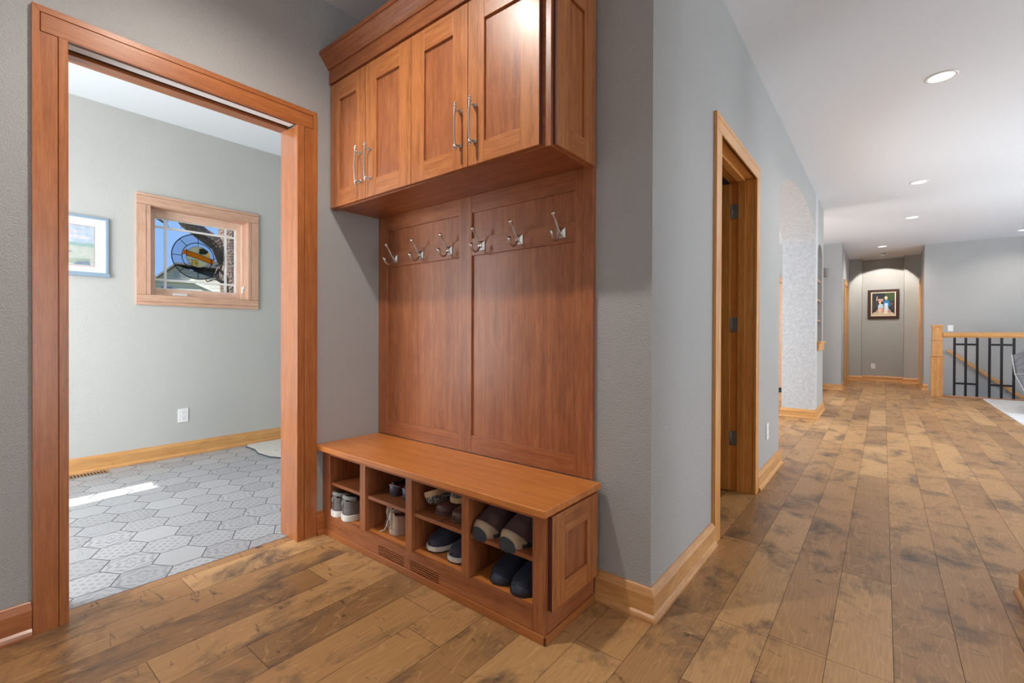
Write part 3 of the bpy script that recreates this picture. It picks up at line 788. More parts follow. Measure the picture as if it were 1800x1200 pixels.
b.build('crown_moulding', cab)

# ------------------------------------------------------------------ panelled back with hooks
pn = thing('coat_hook_panel', 'tall cherry panelled back board with a row of six hooks above the bench', 'coat rack', (-1.69, YB, 0.494))
PY = 1.718; PX = -0.943; xs = [x0, -2.333, -1.729, -1.638, -1.031, PX]; pzs = [0.4955, 0.583, 1.497, 1.584, 1.715, 1.8015]
MB().box(x0, PX, PY + .011, YB - .0005, pzs[0], pzs[-1], 'cherry_z').build('panel_board', pn)
for a, c in ((0, 1), (2, 3), (4, 5)):
    MB().box(xs[a], xs[c], PY, PY + .0115, pzs[0], pzs[-1], 'cherry_z').build('stile', pn, bevel=0.0012)
for a, c, nm in ((0, 1, 'bottom_rail'), (2, 3, 'hook_rail'), (4, 5, 'top_rail')):
    for u0, u1 in ((1, 2), (3, 4)):
        MB().box(xs[u0], xs[u1], PY + .0006, PY + .0115, pzs[a], pzs[c], 'cherry_x').build(nm, pn, bevel=0.0012)
def bez(p0, p1, p2, p3, n=12):
    return [tuple((1 - t) ** 3 * a + 3 * (1 - t) ** 2 * t * b_ + 3 * (1 - t) * t * t * c_ + t ** 3 * d_ for a, b_, c_, d_ in zip(p0, p1, p2, p3)) for t in [i / n for i in range(n + 1)]]
for hx in (-2.258, -2.028, -1.799, -1.569, -1.332, -1.100):
    hz = 1.541; f = PY
    b = MB()
    up = bez((hx, f - .012, hz + .0), (hx, f - .030, hz + .012), (hx, f - .040, hz + .045), (hx, f - .070, hz + .078))
    b.tube(up, [.0055] + [.0045] * 9 + [.0052, .0065, .0072], 'nickel', 10, True, [1] * 10 + [1.15, 1.35, 1.5])
    lo = bez((hx, f - .012, hz - .004), (hx, f - .030, hz - .050), (hx, f - .074, hz - .046), (hx, f - .078, hz + .002))
    b.tube(lo, [.0055] + [.0046] * 8 + [.005, .0058, .0066, .007], 'nickel', 10, True, [1] * 9 + [1.15, 1.3, 1.5, 1.6])
    b.tube([(hx, f - .004, hz - .002), (hx, f - .016, hz - .002)], [.011, .008], 'nickel', 12)
    hk = b.build('coat_hook', pn)
    q = .0225; v = []
    b = MB(); b.box(hx - q, hx + q, f - .003, f - .0003, hz - q, hz + q, 'nickel')
    r1 = [(hx - q, f - .003, hz - q), (hx + q, f - .003, hz - q), (hx + q, f - .003, hz + q), (hx - q, f - .003, hz + q)]
    r2 = [(hx - .009, f - .009, hz - .009), (hx + .009, f - .009, hz - .009), (hx + .009, f - .009, hz + .009), (hx - .009, f - .009, hz + .009)]
    b.loft([r1, r2], 'nickel')
    for fc in b.bm.faces: fc.smooth = False
    b.build('back_plate', hk)

# ------------------------------------------------------------------ bench with cubbies
bn_ = thing('shoe_bench', 'cherry shoe bench with eight open cubbies below the hook panel', 'bench', (-1.68, 1.54, 0))
BF = 1.355; BX1 = -0.931; bx0 = XL + .001; BZ = 0.466
top = MB().box(bx0, -0.901, 1.310, YB - .022, BZ, 0.494, 'seat_x').build('seat', bn_, bevel=0.004, seg=3)
op = [(-2.346, -2.065), (-2.019, -1.704), (-1.66, -1.344), (-1.303, -0.985)]
b = MB()
b.box(bx0, op[0][0], BF, BF + .02, .004, BZ - .0005, 'cherry_z')
for i in range(3): b.box(op[i][1], op[i + 1][0], BF, BF + .02, .113, BZ - .0005, 'cherry_z')
b.box(op[3][1], BX1, BF, BF + .02, .004, BZ - .0005, 'cherry_z')
for o in op: b.box(o[0], o[1], BF, BF + .02, .438, BZ - .0005, 'cherry_x')
b.build('face_frame', bn_, bevel=0.001)
b = MB(); vz = [.0335 + .0098 * k for k in range(5)]
vx = [(-1.908, -1.713), (-1.67, -1.478)]
us = [op[0][0], vx[0][0], vx[0][1], vx[1][0], vx[1][1], op[3][1]]
for k in (0, 2, 4): b.box(us[k], us[k + 1], BF, BF + .02, .004, .113, 'cherry_x')
rail = b.build('bottom_rail', bn_)
for a, c in vx:
    b = MB(); zz = [.004] + [q for z in vz for q in (z - .0024, z + .0024)] + [.113]
    for k in range(0, len(zz), 2): b.box(a, c, BF + .0003, BF + .02, zz[k], zz[k + 1], 'cherry_x')
    b.box(a, c, BF + .019, BF + .022, .02, .085, 'dark')
    b.build('vent_grille', rail)
YBK = 1.700
MB().box(bx0 + .02, -0.953, BF + .0205, YBK, .095, .113, 'seat_x').build('cubby_floor', bn_)
MB().box(bx0, -0.951, YBK, YBK + .012, .02, BZ - .001, 'cherry_z').build('back_panel', bn_)
MB().box(bx0, bx0 + .019, BF + .0205, YBK - .0005, .02, BZ - .001, 'cherry_z').build('left_side', bn_)
for i in range(3):
    m_ = (op[i][1] + op[i + 1][0]) / 2
    MB().box(op[i][1] + .004, op[i + 1][0] - .004, BF + .0205, YBK - .0005, .1135, BZ - .001, 'cherry_z').build('divider', bn_)
MB().box(-2.4, -2.35, BF + .0205, YBK - .0005, .1135, BZ - .001, 'cherry_z').build('divider', bn_)
MB().box(-0.981, -0.9515, BF + .0205, YBK - .0005, .1135, BZ - .001, 'cherry_z').build('divider', bn_)
for o in op:
    MB().box(o[0] - .003, o[1] + .003, BF + .012, YBK - .001, .273, .290, 'cherry_x').build('shelf', bn_, bevel=0.0008)
MB().box(-0.951, BX1, BF + .0205, YBK + .012, .004, BZ - .001, 'cherry_y').build('right_side', bn_)
b = MB(); shaker(b, 'x', -0.913, -0.931, 1.376, 1.712, .112, .452, 0.085, 0.085, 0.078, 'y'); b.build('side_panel', bn_, bevel=0.0012)
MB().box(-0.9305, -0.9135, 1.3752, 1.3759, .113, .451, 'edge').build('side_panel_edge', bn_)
b = MB(); b.box(bx0, BX1 + .008, BF - .008, BF - .0003, .0005, .032, 'trim_x'); b.box(BX1 + .0003, BX1 + .008, BF - .008, YBK + .0, .0005, .032, 'trim_y'); b.build('base_trim', bn_, bevel=0.002)

# ------------------------------------------------------------------ shoes
def hermite(tab, t):
    for (a, va), (b_, vb) in zip(tab, tab[1:]):
        if t <= b_:
            u = (t - a) / (b_ - a) if b_ > a else 0
            u = u * u * (3 - 2 * u)
            return va + (vb - va) * u
    return tab[-1][1]
WT = [(0, .0), (.02, .42), (.06, .68), (.14, .90), (.28, 1.0), (.45, .90), (.62, .74), (.82, .72), (.93, .60), (.98, .38), (1, .0)]
def outline(L, Wd, grow=0.0, n=22, toe=1.0):
    ts = [0.5 - 0.5 * math.cos(math.pi * i / n) for i in range(n + 1)]
    left = []; right = []
    for t in ts:
        w_ = hermite(WT, t) * Wd / 2 + grow
        if t in (ts[0], ts[-1]): w_ = max(grow, 0.004) * 1.6
        y = -grow + t * (L + 2 * grow)
        sk = 0.07 * Wd * math.sin(math.pi * min(1, t * 1.3))
        left.append((-w_ + sk, y)); right.append((w_ + sk, y))
    return left + right[::-1]
def make_shoe(name, label, cat, group, L, Wd, prof, open_t, mats, sole_h, sole_grow=0.003, extras=None, cut=0.33, sole_mat2=None, rim=0.0):
    """shoe along +y, toe at y=0, on z=0; prof: (t, height) of the upper; open from t=open_t back to the heel"""
    r = thing(name, label, cat, (0, 0, 0), group)
    ol = outline(L, Wd, sole_grow)
    b = MB(); b.prism([(x, y) for x, y in ol], 'z', 0.0 if not sole_mat2 else 0.006, sole_h, mats['sole'], True)
    so_ = b.build('sole', r, bevel=0.004, seg=3)
    if sole_mat2:
        MB().prism([(x * .98, y) for x, y in outline(L, Wd, sole_grow - .001)], 'z', 0.0, 0.0059, sole_mat2, True).build('outsole', so_)
    # upper
    NS, NA = 26, 18
    ts = [0.004 + 0.992 * (0.5 - 0.5 * math.cos(math.pi * i / NS)) for i in range(NS + 1)]
    b = MB(); k = b.mi(mats['upper']); rings = []
    for t in ts:
        w_ = hermite(WT, t) * Wd / 2; h = hermite(prof, t); sk = 0.07 * Wd * math.sin(math.pi * min(1, t * 1.3))
        ex = 0.72 if t < open_t else 0.5
        ring = []
        for j in range(NA + 1):
            a = math.pi * j / NA; c_, s_ = math.cos(a), math.sin(a)
            x = -w_ * math.copysign(abs(c_) ** ex, c_); z = sole_h - .002 + h * abs(s_) ** 0.8
            if t >= open_t:  # walls lean in a little, then stop at the collar
                x *= 1 - 0.16 * abs(s_)
            ring.append(b.bm.verts.new((x + sk, t * L, z)))
        rings.append(ring)
    lo, hi = int(NA * cut), NA - int(NA * cut)
    for i in range(NS):
        for j in range(NA):
            if (ts[i] >= open_t and ts[i + 1] <= 0.975) and lo <= j < hi: continue
            f = b.bm.faces.new((rings[i][j], rings[i][j + 1], rings[i + 1][j + 1], rings[i + 1][j])); f.material_index = k; f.smooth = True
    up_ = b.build('upper', r, solid=0.0035, subsurf=1)
    if 'lining' in mats:
        MB().prism([(x * .90 + .0, y) for x, y in outline(L * .97, Wd * .9, -0.004)], 'z', sole_h + .0005, sole_h + .006, mats['lining'], True).build('insole', r)
    if extras: extras(r, up_, L, Wd, sole_h)
    return r
def place(r, x, y, z, yaw=0.0, tilt=0.0, roll=0.0):
    """yaw 0: toe towards the viewer (-y); pi: heel towards the viewer. (x, y) is the front-most point"""
    r.location = (x, y, z); r.rotation_euler = (tilt, roll, yaw)
def dup(r, label):
    c = r.copy(); C.objects.link(c); c['label'] = label
    for ch in r.children:
        d = ch.copy(); C.objects.link(d); d.parent = c
        for g in ch.children:
            e = g.copy(); C.objects.link(e); e.parent = d
    return c
def flip(r, L):  # turn heel to the front: shift geometry is done by placing at y + L
    return r
# grey high-top trainers, heels out
def hi_extras(r, up_, L, Wd, sh):
    b = MB(); n = 20
    pts = []
    for i in range(n + 1):
        a = math.pi * (0.06 + 0.88 * i / n)
        pts.append((Wd * .31 * math.cos(a) + .004, L * .76 + L * .195 * math.sin(a), sh + .074 + .012 * math.sin(a)))
    b.tube(pts, .011, 'collar_grey', 10).build('padded_collar', r)
    MB().tube([(.004, L * .992, sh + .04), (.004, L * 1.0, sh + .056), (.004, L * .985, sh + .074)], [.005, .006, .005], 'collar_grey', 8, True, [1.3] * 3).build('pull_tab', r)
    b = MB()
    for i, z in enumerate((.045, .06)):
        pass
s1 = make_shoe('high_top_trainer', 'grey suede high-top trainer, left one of the pair in the far left cubby', 'shoe', 'grey high-top trainers in the left cubby', .285, .130,
               [(0, .02), (.06, .04), (.3, .055), (.5, .078), (.62, .086), (.9, .090), (1, .086)], .58, dict(sole='sole_white', upper='suede_grey', lining='lining'), .032, .004, hi_extras, .30)
place(s1, -2.316, 1.354 + .285, .1135, math.pi + 0.02)
s1b = dup(s1, 'grey suede high-top trainer, right one of the pair in the far left cubby'); place(s1b, -2.182, 1.354 + .285, .1135, math.pi + -0.14)
# oxblood and slate loafers, heels out, upper shelf of the second cubby
def loaf_extras(r, up_, L, Wd, sh):
    b = MB(); n = 14; rr = []
    for i in range(n + 1):
        a = math.pi * (.12 + .76 * i / n)
        x, y = Wd * .37 * math.cos(a) + .003, L * .80 + L * .207 * math.sin(a)
        rr.append((x, y))
    b.loft([[(x, y, sh + .002) for x, y in rr], [(x * 1.0, y + .001, sh + .03 + .012 * math.sin(math.pi * i / n)) for i, (x, y) in enumerate(rr)]], 'slate', False, False)
    b.build('heel_counter', r, solid=0.002)
    b = MB(); b.tube([(x, y + .001, sh + .031 + .012 * math.sin(math.pi * i / n)) for i, (x, y) in enumerate(rr)], .002, 'piping', 6).build('heel_stitching', r)
s2 = make_shoe('loafer', 'oxblood leather loafer with slate heel, left of pair on the second cubby shelf', 'shoe', 'oxblood loafers on the second cubby shelf', .25, .102,
               [(0, .015), (.06, .03), (.3, .046), (.5, .056), (.7, .052), (.95, .060), (1, .055)], .52, dict(sole='sole_dark', upper='leather_red', lining='lining'), .012, .001, loaf_extras, .30)
place(s2, -1.914, 1.436 + .25, .2905, math.pi + 0.0)
s2b = dup(s2, 'oxblood leather loafer with slate heel, right of pair on the second cubby shelf'); place(s2b, -1.803, 1.436 + .25, .2905, math.pi + -0.04)
# beige canvas trainers, heels out
def beige_extras(r, up_, L, Wd, sh):
    MB().tube([(.003, L * .985, sh + .022), (.003, L * 1.006, sh + .055), (.003, L * .992, sh + .082)], [.006, .0075, .006], 'sole_white', 8, True, [1.4] * 3).build('heel_tab', r)
    return
E_LACE = None
def beige_lace(r, L, sh):
    MB().tube([(.035, L * .5, sh + .09), (.052, L * .7, sh + .09), (.058, L * .9, sh + .05), (.056, L * .99, .02), (.062, L * 1.02, .004), (.066, L * 1.10, .003)], .0028, 'sole_white', 6).build('lace', r)
s3 = make_shoe('beige_trainer', 'beige canvas low trainer with trailing white lace in the second cubby', 'shoe', 'beige trainers in the second cubby', .262, .124,
               [(0, .02), (.06, .038), (.3, .05), (.5, .078), (.7, .072), (.95, .086), (1, .080)], .52, dict(sole='beige', upper='beige', lining='lining'), .026, .003, beige_extras, .30)
s3b = dup(s3, 'beige canvas low trainer, further back beside the cubby side'); place(s3b, -1.981, 1.455 + .262, .1135, math.pi + 0.06)
beige_lace(s3, .262, .026)
place(s3, -1.853, 1.412 + .262, .1135, math.pi + -0.12)
# clogs on their sides at the back, brown derby shoes in front, third cubby shelf
def clog_extras(r, up_, L, Wd, sh): pass
s4 = make_shoe('clog', 'woven patterned clog lying sole up at the left of the third cubby shelf', 'shoe', 'patterned clogs on the third cubby shelf', .24, .095,
               [(0, .02), (.06, .034), (.3, .048), (.5, .060), (.6, .05), (1, .03)], .56, dict(sole='cork', upper='woven', lining='lining_tan'), .024, .002, clog_extras, .30)
s4.location = (-1.612, 1.398, .384)
s4.rotation_euler = Euler((math.radians(0), math.radians(158), math.radians(-6)), 'XYZ')
s4b = dup(s4, 'woven patterned clog behind the brown leather shoes on the third cubby shelf')
s4b.location = (-1.495, 1.452, .348); s4b.rotation_euler = Euler((math.radians(1), 0, math.radians(-4)), 'XYZ')
def derby_extras(r, up_, L, Wd, sh):
    b = MB()
    for k in range(4):
        y = L * (.36 + .045 * k); z = sh + .052 + .006 * k
        b.tube([(-.022, y, z - .008), (0.004, y, z + .002), (.030, y, z - .008)], .0016, 'sole_dark', 6)
    b.build('laces', r)
    MB().tube(bez((-Wd * .40, L * .30, sh + .012), (-Wd * .2, L * .16, sh + .05), (Wd * .26, L * .16, sh + .05), (Wd * .48, L * .30, sh + .012)), .0014, 'sole_dark', 6).build('toe_seam', r)
s5 = make_shoe('derby_shoe', 'polished brown leather shoe, left of pair on the third cubby shelf', 'shoe', 'brown leather shoes on the third cubby shelf', .27, .100,
               [(0, .018), (.05, .034), (.16, .046), (.3, .052), (.5, .080), (.7, .07), (.95, .07), (1, .06)], .55, dict(sole='leather', upper='leather', lining='lining'), .012, .003, derby_extras, .30)
place(s5, -1.555, 1.416, .2905, -.06)
s5b = dup(s5, 'polished brown leather shoe with lace over the shelf edge, right of the pair'); place(s5b, -1.44, 1.404, .2905, -.04)
lc = MB().tube([(-.012 , .06, .05), (-.030, .02, .022), (-.045, -.02, .004), (-.052, -.036, .0025), (-.056, -.0375, -.012)], .0016, 'sole_dark', 6).build('loose_lace', None, origin=(0, 0, 0)); lc.parent = s5b
# navy slip-ons with white soles
s6 = make_shoe('slip_on', 'navy canvas slip-on with white sole, left of pair in the third cubby', 'shoe', 'navy slip-ons in the third cubby', .27, .108,
               [(0, .02), (.05, .034), (.16, .046), (.35, .060), (.5, .078), (.7, .06), (.95, .065), (1, .06)], .52, dict(sole='sole_white', upper='navy', lining='lining'), .026, .004,
               lambda r, u, L, Wd, sh: MB().tube(bez((-Wd * .36, L * .2, sh + .02), (-Wd * .2, L * .10, sh + .045), (Wd * .26, L * .10, sh + .045), (Wd * .46, L * .2, sh + .02)), .0016, 'navy_dark', 6).build('toe_seam', r), .30, 'sole_dark')
place(s6, -1.603, 1.412, .1135, -.07)
s6b = dup(s6, 'navy canvas slip-on with white sole, right of pair in the third cubby'); place(s6b, -1.452, 1.402, .1135, -.05)
# brown suede slippers with a tread that wraps up the front
def slip_extras(r, up_, L, Wd, sh):
    def patch(f0, f1, e0, e1, g, mat, name, pw=.45):
        b = MB(); n, m2 = 22, 9; rings = []
        for i in range(n + 1):
            ph = f0 + (f1 - f0) * i / n; ring = []
            for j in range(m2 + 1):
                el = e0 + (e1 * (max(0, math.cos((ph - (f0 + f1) / 2) / (f1 - f0) * math.pi)) ** pw) - e0) * j / m2
                cx_ = math.cos(el) ** .55
                ring.append(((Wd / 2 + g) * .97 * math.sin(ph) * cx_ + .003, .075 - (.078 + g) * math.cos(ph) * cx_, sh - .012 + (.066 + g) * math.sin(el)))
            rings.append(ring)
        b.loft(rings, mat, False, False)
        b.build(name, r, solid=0.004)
    patch(-1.4, 1.4, -.1, 1.0, .005, 'rand', 'toe_rand', .65)
    patch(-.64, .64, -.2, .52, .009, 'tread', 'toe_bumper')
s7 = make_shoe('suede_slipper', 'brown suede slipper with tan rand, left of pair on the right cubby shelf', 'slipper', 'brown suede slippers on the right cubby shelf', .285, .128,
               [(0, .018), (.04, .030), (.12, .050), (.25, .074), (.42, .100), (.55, .120), (.7, .115), (1, .07)], .62, dict(sole='tread', upper='suede_brown', lining='lining_tan'), .015, .002, slip_extras, .30)
place(s7, -1.264, 1.366, .2905, -.07)
s7b = dup(s7, 'brown suede slipper with tan rand, right of pair on the right cubby shelf'); place(s7b, -1.119, 1.364, .2905, -.05)
# dark navy slippers
def navy_extras(r, up_, L, Wd, sh):
    b = MB(); n, m2 = 22, 8; rings = []
    for i in range(n + 1):
        ph = -1.35 + 2.7 * i / n; ring = []
        for j in range(m2 + 1):
            el = (.02 + .62 * j / m2); cx_ = math.cos(el) ** .55
            ring.append(((Wd / 2 + .0015) * .97 * math.sin(ph) * cx_ + .003, .072 - (.0745) * math.cos(ph) * cx_, sh - .004 + .056 * math.sin(el)))
        rings.append(ring)
    b.loft(rings, 'navy_toe', False, False); b.build('toe_cap', r, solid=0.002)
    MB().tube(bez((-Wd * .44, L * .27, sh + .02), (-Wd * .2, L * .12, sh + .062), (Wd * .26, L * .12, sh + .062), (Wd * .52, L * .27, sh + .02)), .0018, 'navy_toe', 6).build('toe_seam', r)
s8 = make_shoe('navy_slipper', 'dark navy suede slipper, left of pair on the floor of the right cubby', 'slipper', 'dark navy slippers in the right cubby', .28, .112,
               [(0, .022), (.04, .040), (.12, .054), (.25, .066), (.42, .088), (.55, .10), (.7, .095), (1, .06)], .62, dict(sole='sole_dark', upper='navy_dark', lining='lining'), .014, .002, navy_extras, .30)
place(s8, -1.196, 1.386, .1135, -.08)
s8b = dup(s8, 'dark navy suede slipper, right of pair on the floor of the right cubby'); place(s8b, -1.08, 1.373, .1135, -.05)

# ------------------------------------------------------------------ outlets, switches, register, rug
def outlet(name, label, c, n, duplex=True, cat='outlet'):
    """plate on a wall; n is the outward normal 'x+', 'y-' ..."""
    r = thing(name, label, cat, c)
    ax, sg = n[0], 1 if n[1] == '+' else -1
    def bx(b, u0, u1, z0, z1, d0, d1, m_):
        if ax == 'x': b.box(c[0] + sg * d0, c[0] + sg * d1, c[1] + u0, c[1] + u1, c[2] + z0, c[2] + z1, m_)
        else: b.box(c[0] + u0, c[0] + u1, c[1] + sg * d0, c[1] + sg * d1, c[2] + z0, c[2] + z1, m_)
    b = MB(); bx(b, -.040, .040, -.062, .062, .0003, .006, 'white'); b.build('cover_plate', r, bevel=0.0025)
    if duplex:
        for z in (-.026, .026):
            b = MB(); bx(b, -.017, .017, z - .019, z + .019, .005, .0075, 'white'); f = b.build('receptacle', r, bevel=0.003)
            b = MB()
            for u in (-.007, .007): bx(b, u - .0013, u + .0013, z + .001, z + .010, .0074, .0078, 'dark')
            bx(b, -.0025, .0025, z - .011, z - .006, .0074, .0078, 'dark'); b.build('slots', f)
    else:
        b = MB(); bx(b, -.016, .016, -.033, .033, .005, .009, 'white'); b.build('rocker', r, bevel=0.002)
outlet('wall_outlet', 'white wall outlet low on the entry wall below the window', (XF, 1.415, .362), 'x+')
outlet('wall_outlet', 'white wall outlet low on the hall wall beside the open doorway', (XH, 4.03, .358), 'x+')
outlet('wall_outlet', 'white wall outlet below the children portrait at the end of the passage', (-.195, 14.34, .355), 'y-')
outlet('light_switch', 'white light switch plate on the grey wall above the stair railing', (1.03, 12.56, 1.245), 'y-', False, 'switch')
rg_ = thing('floor_register', 'bronze slotted floor register against the entry baseboard', 'floor vent', (-4.80, .78, .001))
b = MB(); b.box(-4.845, -4.752, .62, .885, .0005, .004, 'nickel'); b.build('frame', rg_, bevel=0.001)
b = MB()
for k in range(12):
    y = .64 + k * .0195; b.box(-4.835, -4.762, y, y + .009, .0038, .0046, 'dark')
b.build('slots', rg_)
rr = thing('door_mat', 'pale rug with dark bound edge on the entry tile by the far doorjamb', 'rug', (-4.55, 2.35, .001))
pts = [(-4.86, 1.94), (-4.80, 1.90), (-4.62, 1.905), (-4.45, 1.865), (-4.25, 1.875), (-4.12, 1.93), (-4.06, 2.02), (-4.05, 2.9), (-4.86, 2.9)]
MB().prism(pts, 'z', .0005, .012, 'rug').build('pile', rr, bevel=0.004)
MB().tube([(x, y, .006) for x, y in pts[:8]], .006, 'rugedge', 6).build('binding', rr)

# ------------------------------------------------------------------ pictures
fp = thing('framed_watercolor', 'blue-grey framed landscape watercolour on the entry wall, left of the window', 'picture', (XF + .012, .60, 1.78))
y0, y1, z0, z1 = .30, .900, 1.548, 2.018
b = MB(); b.box(XF + .0005, XF + .022, y0, y1, z1 - .018, z1, 'bluegrey_frame'); b.box(XF + .0005, XF + .030, y0 - .004, y1 + .006, z0 - .004, z0 + .026, 'bluegrey_frame'); b.box(XF + .0005, XF + .022, y0, y0 + .018, z0 + .0261, z1 - .0181, 'bluegrey_frame'); b.box(XF + .0005, XF + .022, y1 - .018, y1, z0 + .0261, z1 - .0181, 'bluegrey_frame')
b.build('frame', fp, bevel=0.002)
MB().box(XF + .0005, XF + .008, y0 + .015, y1 - .015, z0 + .015, z1 - .015, 'matboard').build('mat', fp)
b = MB(); pa, pb, pz0, pz1 = .40, .812, 1.625, 1.935; X1 = XF + .0085
b.box(XF + .008, X1, pa - .006, pb + .006, pz0 - .006, pz1 + .006, 'p_pink')
def ph(poly, mat, d): b.prism([(pa + u * (pb - pa), pz0 + v_ * (pz1 - pz0)) for u, v_ in poly], 'x', X1, X1 + .0003 * d, mat)
ph([(0, .5), (1, .5), (1, 1), (0, 1)], 'p_sky', 1); ph([(.1, .8), (.5, .76), (.9, .84), (.6, .9), (.2, .88)], 'p_cloud', 2); ph([(0, .66), (.45, .72), (.8, .66), (.95, .70), (.95, .74), (.4, .78), (0, .7)], 'p_cloud', 2)
ph([(0, .48), (0, .6), (.3, .62), (.45, .66), (.6, .58), (.8, .56), (1, .58), (1, .48)], 'p_hill', 3)
ph([(0, 0), (1, 0), (1, .5), (0, .5)], 'p_field', 1)
ph([(.1, .44), (.62, .40), (.66, .47), (.5, .52), (.08, .54)], 'p_roof', 4); ph([(.14, .30), (.40, .28), (.40, .40), (.12, .44)], 'p_ink', 4); ph([(.42, .30), (.7, .32), (.6, .38), (.42, .40)], 'p_ink', 4)
ph([(.1, .05), (.9, .04), (.95, .18), (.6, .16), (.4, .22), (.15, .16)], 'p_green', 3); ph([(.7, .02), (.95, .02), (.93, .12), (.78, .1)], 'p_ink', 4)
b.build('print', fp)
fq = thing('framed_portrait', 'dark wood framed portrait of two small children at the passage end', 'picture', (-.01, 14.33, 1.85))
xa, xb, z0, z1 = -.306, .286, 1.503, 2.203; Yw = 14.34
b = MB()
for a in ((xa, xa + .062, z0 + .0621, z1 - .0621), (xb - .062, xb, z0 + .0621, z1 - .0621), (xa, xb, z0, z0 + .062), (xa, xb, z1 - .062, z1)): b.box(a[0], a[1], Yw - .035, Yw - .0005, a[2], a[3], 'walnut')
b.build('frame', fq, bevel=0.006)
b = MB()
for a in ((xa + .06, xa + .082, z0 + .0821, z1 - .0821), (xb - .082, xb - .06, z0 + .0821, z1 - .0821), (xa + .06, xb - .06, z0 + .06, z0 + .082), (xa + .06, xb - .06, z1 - .082, z1 - .06)): b.box(a[0], a[1], Yw - .028, Yw - .0005, a[2], a[3], 'gilt')
b.build('liner', fq)
pa, pb, pz0, pz1 = xa + .08, xb - .08, z0 + .08, z1 - .08; b = MB()
def pq(poly, mat, d): b.prism([(pa + u * (pb - pa), pz0 + v_ * (pz1 - pz0)) for u, v_ in poly], 'y', Yw - .015, Yw - .015 - .0006 * d, mat)
def el(cx_, cz_, rx, rz, mat, d): pq([(cx_ + rx * math.cos(i * .5236), cz_ + rz * math.sin(i * .5236)) for i in range(12)], mat, d)
pq([(0, 0), (1, 0), (1, 1), (0, 1)], 'q_dark', 1); pq([(.05, 0), (.95, 0), (.62, .5), (.4, .5)], 'q_path', 2); pq([(0, 0), (1, 0), (.93, .12), (.06, .14)], 'q_path2', 3)
pq([(.55, .72), (.95, .6), (1, .95), (.6, .98)], 'q_leaf', 2); pq([(0, .2), (.28, .4), (.28, .64), (0, .66)], 'q_fence', 3); pq([(1, .14), (.76, .4), (.76, .66), (1, .64)], 'q_fence', 3)
pq([(.26, .64), (.5, .62), (.5, .74), (.28, .74)], 'q_path', 2)
pq([(.19, .66), (.24, .66), (.25, .86), (.22, .86)], 'q_skin', 3)
pq([(.49, .42), (.52, .62), (.58, .68), (.68, .68), (.78, .62), (.80, .40), (.72, .38), (.56, .38)], 'q_blue', 4); pq([(.54, .22), (.55, .54), (.70, .54), (.70, .22)], 'q_jean', 5); el(.62, .76, .065, .075, 'q_skin', 5); el(.615, .79, .07, .055, 'q_hair', 6)
pq([(.55, .08), (.68, .08), (.68, .22), (.55, .22)], 'q_cream', 5)
pq([(.26, .32), (.28, .46), (.34, .52), (.42, .52), (.47, .46), (.48, .34)], 'q_pale', 6); el(.355, .58, .055, .065, 'q_skin', 6); pq([(.28, .12), (.30, .32), (.44, .32), (.44, .12)], 'q_skin', 5); el(.86, .5, .03, .05, 'q_red', 4)
b.build('print', fq)

# ------------------------------------------------------------------ recessed lights and other ceiling or wall fittings
def downlight(x, y, label, power, lens=True, r=0.085):
    t_ = thing('recessed_light', label, 'ceiling light', (x, y, ZC), 'recessed ceiling lights')
    MB().lathe([(r - .012, -.0005), (r - .010, -.005), (r, -.005), (r + .008, -.0005)], (x, y, ZC), 'lamp_trim', 28).build('trim_ring', t_)
    MB().lathe([(r - .012, -.0008), (r - .014, -.003)], (x, y, ZC), 'lens', 28).build('lens', t_)
    l = bpy.data.lights.new('downlight', 'SPOT'); l.energy = power; l.spot_size = math.radians(152); l.spot_blend = 1.0; l.shadow_soft_size = 0.035; l.specular_factor = 0.0; l.color = (1.0, 0.93, 0.84)
    o = bpy.data.objects.new('downlight_glow', l); C.objects.link(o); o.parent = t_; o.location = (0, 0, -.02)
    return t_
downlight(-1.58, .68, 'recessed ceiling light over the floor in front of the shoe bench', 118)
downlight(.311, 4.494, 'large recessed ceiling light nearest the camera in the hall', 60)
downlight(.324, 7.41, 'second recessed ceiling light along the hall', 60)
downlight(.334, 9.555, 'third recessed ceiling light along the hall, before the passage', 60)
downlight(-.03, 12.30, 'recessed ceiling light inside the narrow passage', 120)
downlight(1.90, 11.86, 'recessed ceiling light over the stair railing at the right edge', 50)
sd_ = thing('eyeball_spotlight', 'small white eyeball spotlight in the passage ceiling aimed at the portrait', 'ceiling light', (-.02, 13.3, ZC))
MB().lathe([(.060, -.0005), (.062, -.004), (.08, -.004), (.085, -.0005)], (-.02, 13.3, ZC), 'lamp_trim', 24).build('trim_ring', sd_)
MB().tube([(-.02, 13.29, ZC - .003), (-.02, 13.33, ZC - .045)], [.052, .040], 'white', 20).tube([(-.02, 13.33, ZC - .045), (-.02, 13.331, ZC - .046)], [.033, .032], 'lens', 16).build('eyeball', sd_)
l = bpy.data.lights.new('spotlight', 'SPOT'); l.energy = 100; l.spot_size = math.radians(80); l.spot_blend = 0.12; l.shadow_soft_size = 0.02; l.color = (1.0, 0.94, 0.84)
o = bpy.data.objects.new('spotlight_glow', l); C.objects.link(o); o.parent = sd_; o.location = (0, .05, -.06)
o.rotation_euler = Vector((0.01, 1.0, -1.15)).to_track_quat('-Z', 'Z').to_euler()
sp = thing('wall_sconce', 'small grey box sconce on the far left wall beside the pillar', 'sconce', (-.94, YD, 2.37))
MB().box(-1.02, -.905, YD - .012, YD - .0005, 2.272, 2.475, 'vent_grey').build('back_plate', sp, bevel=0.003)
b = MB()
for k in range(4): b.box(-1.015 + k * .032, -1.003 + k * .032, YD - .075, YD - .012, 2.29, 2.455, 'steel')
b.build('bars', sp, bevel=0.002)
MB().box(-1.018, -.907, YD - .08, YD - .012, 2.44, 2.462, 'steel').build('top_cap', sp)
